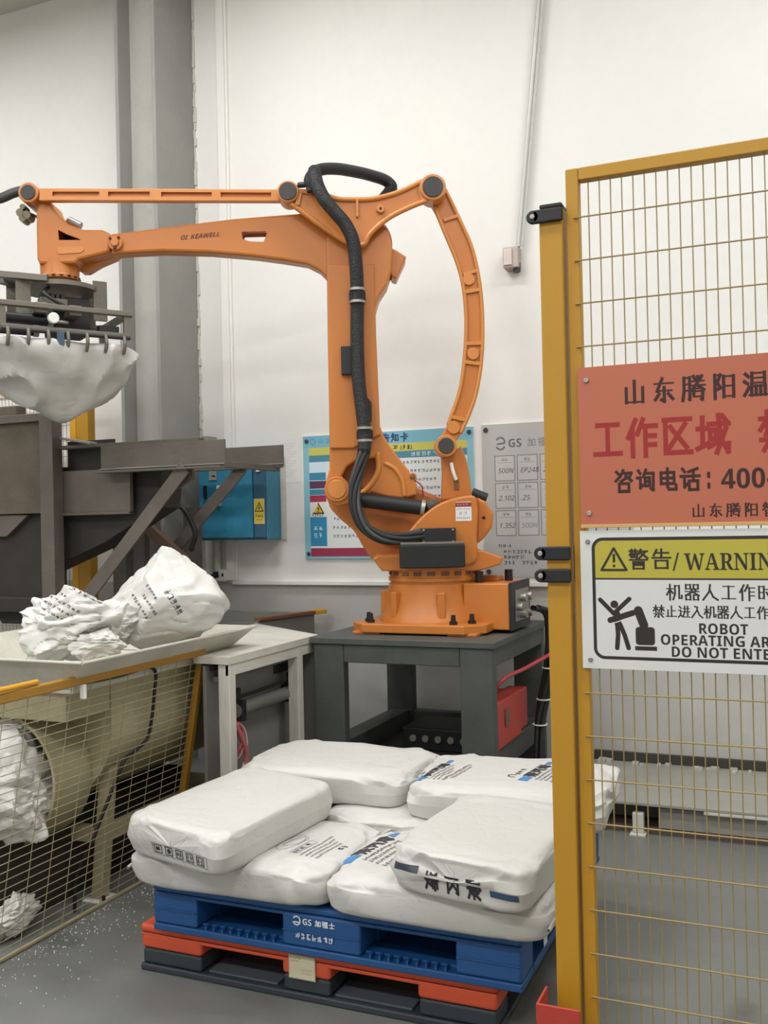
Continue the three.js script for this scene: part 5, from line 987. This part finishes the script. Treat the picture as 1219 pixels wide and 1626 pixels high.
// bags in the tray and at the outlet
{
  const put = (name, label, px, py, z, r, seed, o = {}, mat = M.film, cat = 'bag', grp = 'empty bags heaped in the tray') => {
    const m = solo(name, label, cat, crumple(r, seed, o), mat, grp); m.position.copy(onZ(px, py, z)); m.rotation.set(o.rx ?? 0, o.ry ?? 0, o.rz ?? 0); return m;
  };
  const prn = (m, px, py, w, h, tex, roll = 0, label) => {    // print laid on the side that faces the camera
    m.updateMatrixWorld(true); const inv = m.matrixWorld.clone().invert(), ro = inv.clone().setPosition(0, 0, 0);
    const c = m.position.clone(), d = ray(px, py).normalize(), at = EYE.clone().addScaledVector(d, c.distanceTo(EYE)), st = at.clone().addScaledVector(d, -0.6);
    const u = V3(Math.cos(roll), Math.sin(roll), 0).applyQuaternion(camera.quaternion).multiplyScalar(w / 2), v = V3(-Math.sin(roll), Math.cos(roll), 0).applyQuaternion(camera.quaternion).multiplyScalar(h / 2);
    patch(m, st.applyMatrix4(inv), u.applyMatrix4(ro), v.applyMatrix4(ro), d.clone().applyMatrix4(ro), 48, 40, printMat(tex), 'print', label);
  };
  const lines = (seed, blue) => { const [c, g] = canvas(512, 384); g.clearRect(0, 0, 512, 384); if (blue) { g.fillStyle = BLUE; g.fillRect(16, 20, 120, 60); } for (let k = 0; k < 4; k++) greek(g, 20 + (k % 2) * 60, 130 + k * 62, 200 + (k % 3) * 60, 22, '#3a3b3d', seed + k, 34); greek(g, 180, 24, 280, 44, '#2d2e30', seed + 9, 52); return canvasTex(c); };
  const a = put('empty_bag', 'crumpled white printed bag with a blue bar at the tray end', 118, 992, -2.98, [0.215, 0.165, 0.17], 11, { planes: 18, fold: 0.75, crease: 0.5 });
  prn(a, 112, 962, 0.26, 0.17, lines(300, true), -0.5, 'black print and a blue bar');
  const b = put('empty_bag', 'tall peaked white printed bag standing in the tray', 262, 962, -3.38, [0.25, 0.225, 0.20], 23, { fold: 0.24, planes: 12, crease: 0.35, shape: (v) => { if (v.y > 0) { v.x *= 1 - 0.3 * v.y; v.z *= 1 - 0.4 * v.y; } } });
  prn(b, 243, 965, 0.20, 0.22, lines(320, false), -1.0, 'black printed text');
  put('empty_bag', 'small crumpled plain white bag lying low in front of the peaked bag', 158, 1022, -2.90, [0.11, 0.065, 0.085], 37, { planes: 16, fold: 0.7, crease: 0.5 });
  put('empty_bag', 'rumpled white bag wedged between the blue-barred bag and the peaked bag', 182, 990, -3.18, [0.13, 0.10, 0.13], 43, { planes: 16, fold: 0.7, crease: 0.5 });
  put('outlet_bag', 'large creased translucent bag hanging from the machine outlet', 6, 1262, -2.74, [0.25, 0.245, 0.17], 53, { fold: 0.7, crease: 0.45 }, M.film, 'bag', 'waste bags at the outlet');
  put('outlet_bag', 'crumpled white bag end stuffed in the top of the outlet drum', 14, 1150, -2.84, [0.17, 0.10, 0.10], 59, { fold: 0.9, crease: 0.5 }, M.film, 'bag', 'waste bags at the outlet');
  const s = put('scrap_bag', 'torn white bag scrap lying on the floor behind the guard', 24, 1470, -2.66, [0.06, 0.085, 0.14], 67, { fold: 1.2, crease: 0.5 }, M.film, 'bag', null); delete s.userData.group; s.position.y = 0.075;
}
// ------------------------------------------------------------------ white-topped bench between machine and robot stand
{
  const t = thing('side_bench', 'bench with a pale flat top and grey side panel beside the robot stand', 'bench');
  const sh = new THREE.Shape([[-2.165, -3.41], [-2.165, -4.21], [-2.74, -4.6], [-2.74, -3.80], [-2.335, -3.70], [-2.335, -3.41]].map(([x, z]) => new THREE.Vector2(x, -z)));
  const g = new THREE.ExtrudeGeometry(sh, { depth: 0.03, bevelEnabled: false }); g.rotateX(-Math.PI / 2); g.translate(0, 0.87, 0);
  part('top', metricUV(g), M.offwhite, t);
  for (const [x, z] of [[-2.225, -3.47], [-2.225, -4.06], [-2.70, -4.5]]) part('leg', bx(x, x + 0.055, 0, 0.87, z, z + 0.05, 0.004), M.offwhite, t);
  part('side_panel', metricUV(bx(-2.30, -2.285, 0.05, 0.86, -4.19, -3.42, 0.002)), M.greyPanel, t, 'grey streaked side panel');
  part('rear_panel', metricUV(bx(-2.30, -2.168, 0.02, 0.865, -4.2095, -4.195, 0.002)), M.greyPanel, t);
  part('apron', bx(-2.19, -2.172, 0.82, 0.87, -4.19, -3.42, 0.003), M.offwhite, t);
  part('guide_rod', rod(V3(-2.255, 0.80, -3.45), V3(-2.255, 0.80, -4.1), 0.012, 10), M.zinc, t); part('slot_plate', bx(-2.284, -2.275, 0.74, 0.83, -4.12, -3.98, 0.002), M.dumpDark, t); part('toothed_rack', bx(-2.284, -2.262, 0.835, 0.855, -4.05, -3.45, 0.002), M.dumpDark, t);
  part('air_cylinder', rod(V3(-2.245, 0.645, -3.58), V3(-2.245, 0.645, -4.06), 0.03, 16), std(0x77776f, 0.4, 0.3), t); for (const z of [-3.60, -4.06]) part('cylinder_bracket', [bx(-2.285, -2.21, 0.60, 0.69, z - 0.015, z + 0.015, 0.003), bx(-2.255, -2.235, 0.69, 0.74, z - 0.012, z + 0.012, 0.002)], M.black, t);
  part('pull_rod', rod(V3(-2.245, 0.70, -3.5), V3(-2.245, 0.70, -4.0), 0.008, 8), M.black, t);
}
{ // coil of pink hose
  const c = V3(-2.235, 0.52, -3.56), t = thing('hose_coil', 'coil of thin pinkish hose hanging under the bench cylinder', 'hose');
  for (const [r, dy, m] of [[0.06, 0.0, M.hosePink], [0.085, -0.03, std(0xc9bdb6, 0.4)], [0.05, 0.02, M.hoseRed]]) { const p = []; for (let k = 0; k <= 30; k++) { const a = k / 30 * Math.PI * 2.1; p.push(V3(c.x + 0.006 * k / 30, c.y + dy + r * 1.25 * Math.cos(a), c.z + r * Math.sin(a))); } part('loop', tube(p, 0.005, 60, 6), m, t); }
  part('drop_hose', tube([V3(c.x, 0.6, c.z), V3(c.x + 0.01, 0.45, c.z - 0.07), V3(c.x, 0.35, c.z - 0.05), V3(c.x, 0.1, c.z - 0.02), V3(c.x, 0.008, c.z)], 0.012, 40, 8), M.hosePink, t);
}
{ // partition with a rusty edge behind the bench
  const a = onZ(408, 987, -4.66), b = onZ(497, 969, -5.08);
  const t = thing('partition_panel', 'low grey partition with a rusty top edge and yellow end behind the bench', 'partition');
  const y = (a.y + b.y) / 2; a.y = b.y = y; const lo = a.clone().setY(y * 0.5), hi = b.clone().setY(y * 0.5);
  part('panel', bar(lo, hi, 0.02, y - 0.02, 0.002), M.greyPanel, t); part('top_edge', bar(a, b, 0.05, 0.02, 0.003), M.rust, t); part('yellow_end', bar(b, b.clone().add(b.clone().sub(a).normalize().multiplyScalar(0.09)), 0.055, 0.024, 0.003), M.yellowDeep, t);
  part('rear_rail', bx(-3.45, a.x + 0.1, y - 0.06, y, -5.1, -5.05, 0.003), M.greyPanel, t); part('rail_post', bx(-3.44, -3.39, 0, y - 0.06, -5.1, -5.05, 0.003), M.greyPanel, t);
}

// ------------------------------------------------------------------ white pellets spilled on the floor by the guard
{
  const r = rng(91), n = 260, g = new THREE.IcosahedronGeometry(0.0019, 0), im = new THREE.InstancedMesh(g, M.white, n), m4 = new THREE.Matrix4(), q = new THREE.Quaternion();
  for (let k = 0; k < n; k++) { const z = -2.25 - 1.0 * r(), x = -2.47 + 0.42 * r() * r(), sc = 0.6 + 0.9 * r(); m4.compose(V3(x, 0.0015 * sc, z), q, V3(sc, sc, sc)); im.setMatrixAt(k, m4); }
  im.name = 'spilled_pellets'; im.userData = { label: 'white plastic pellets spilled on the floor along the mesh guard', category: 'pellets', kind: 'stuff' }; scene.add(im);
}

scene.traverse((o) => { if (o.isMesh) { o.castShadow = true; o.receiveShadow = true; } });
renderer.render(scene, camera);
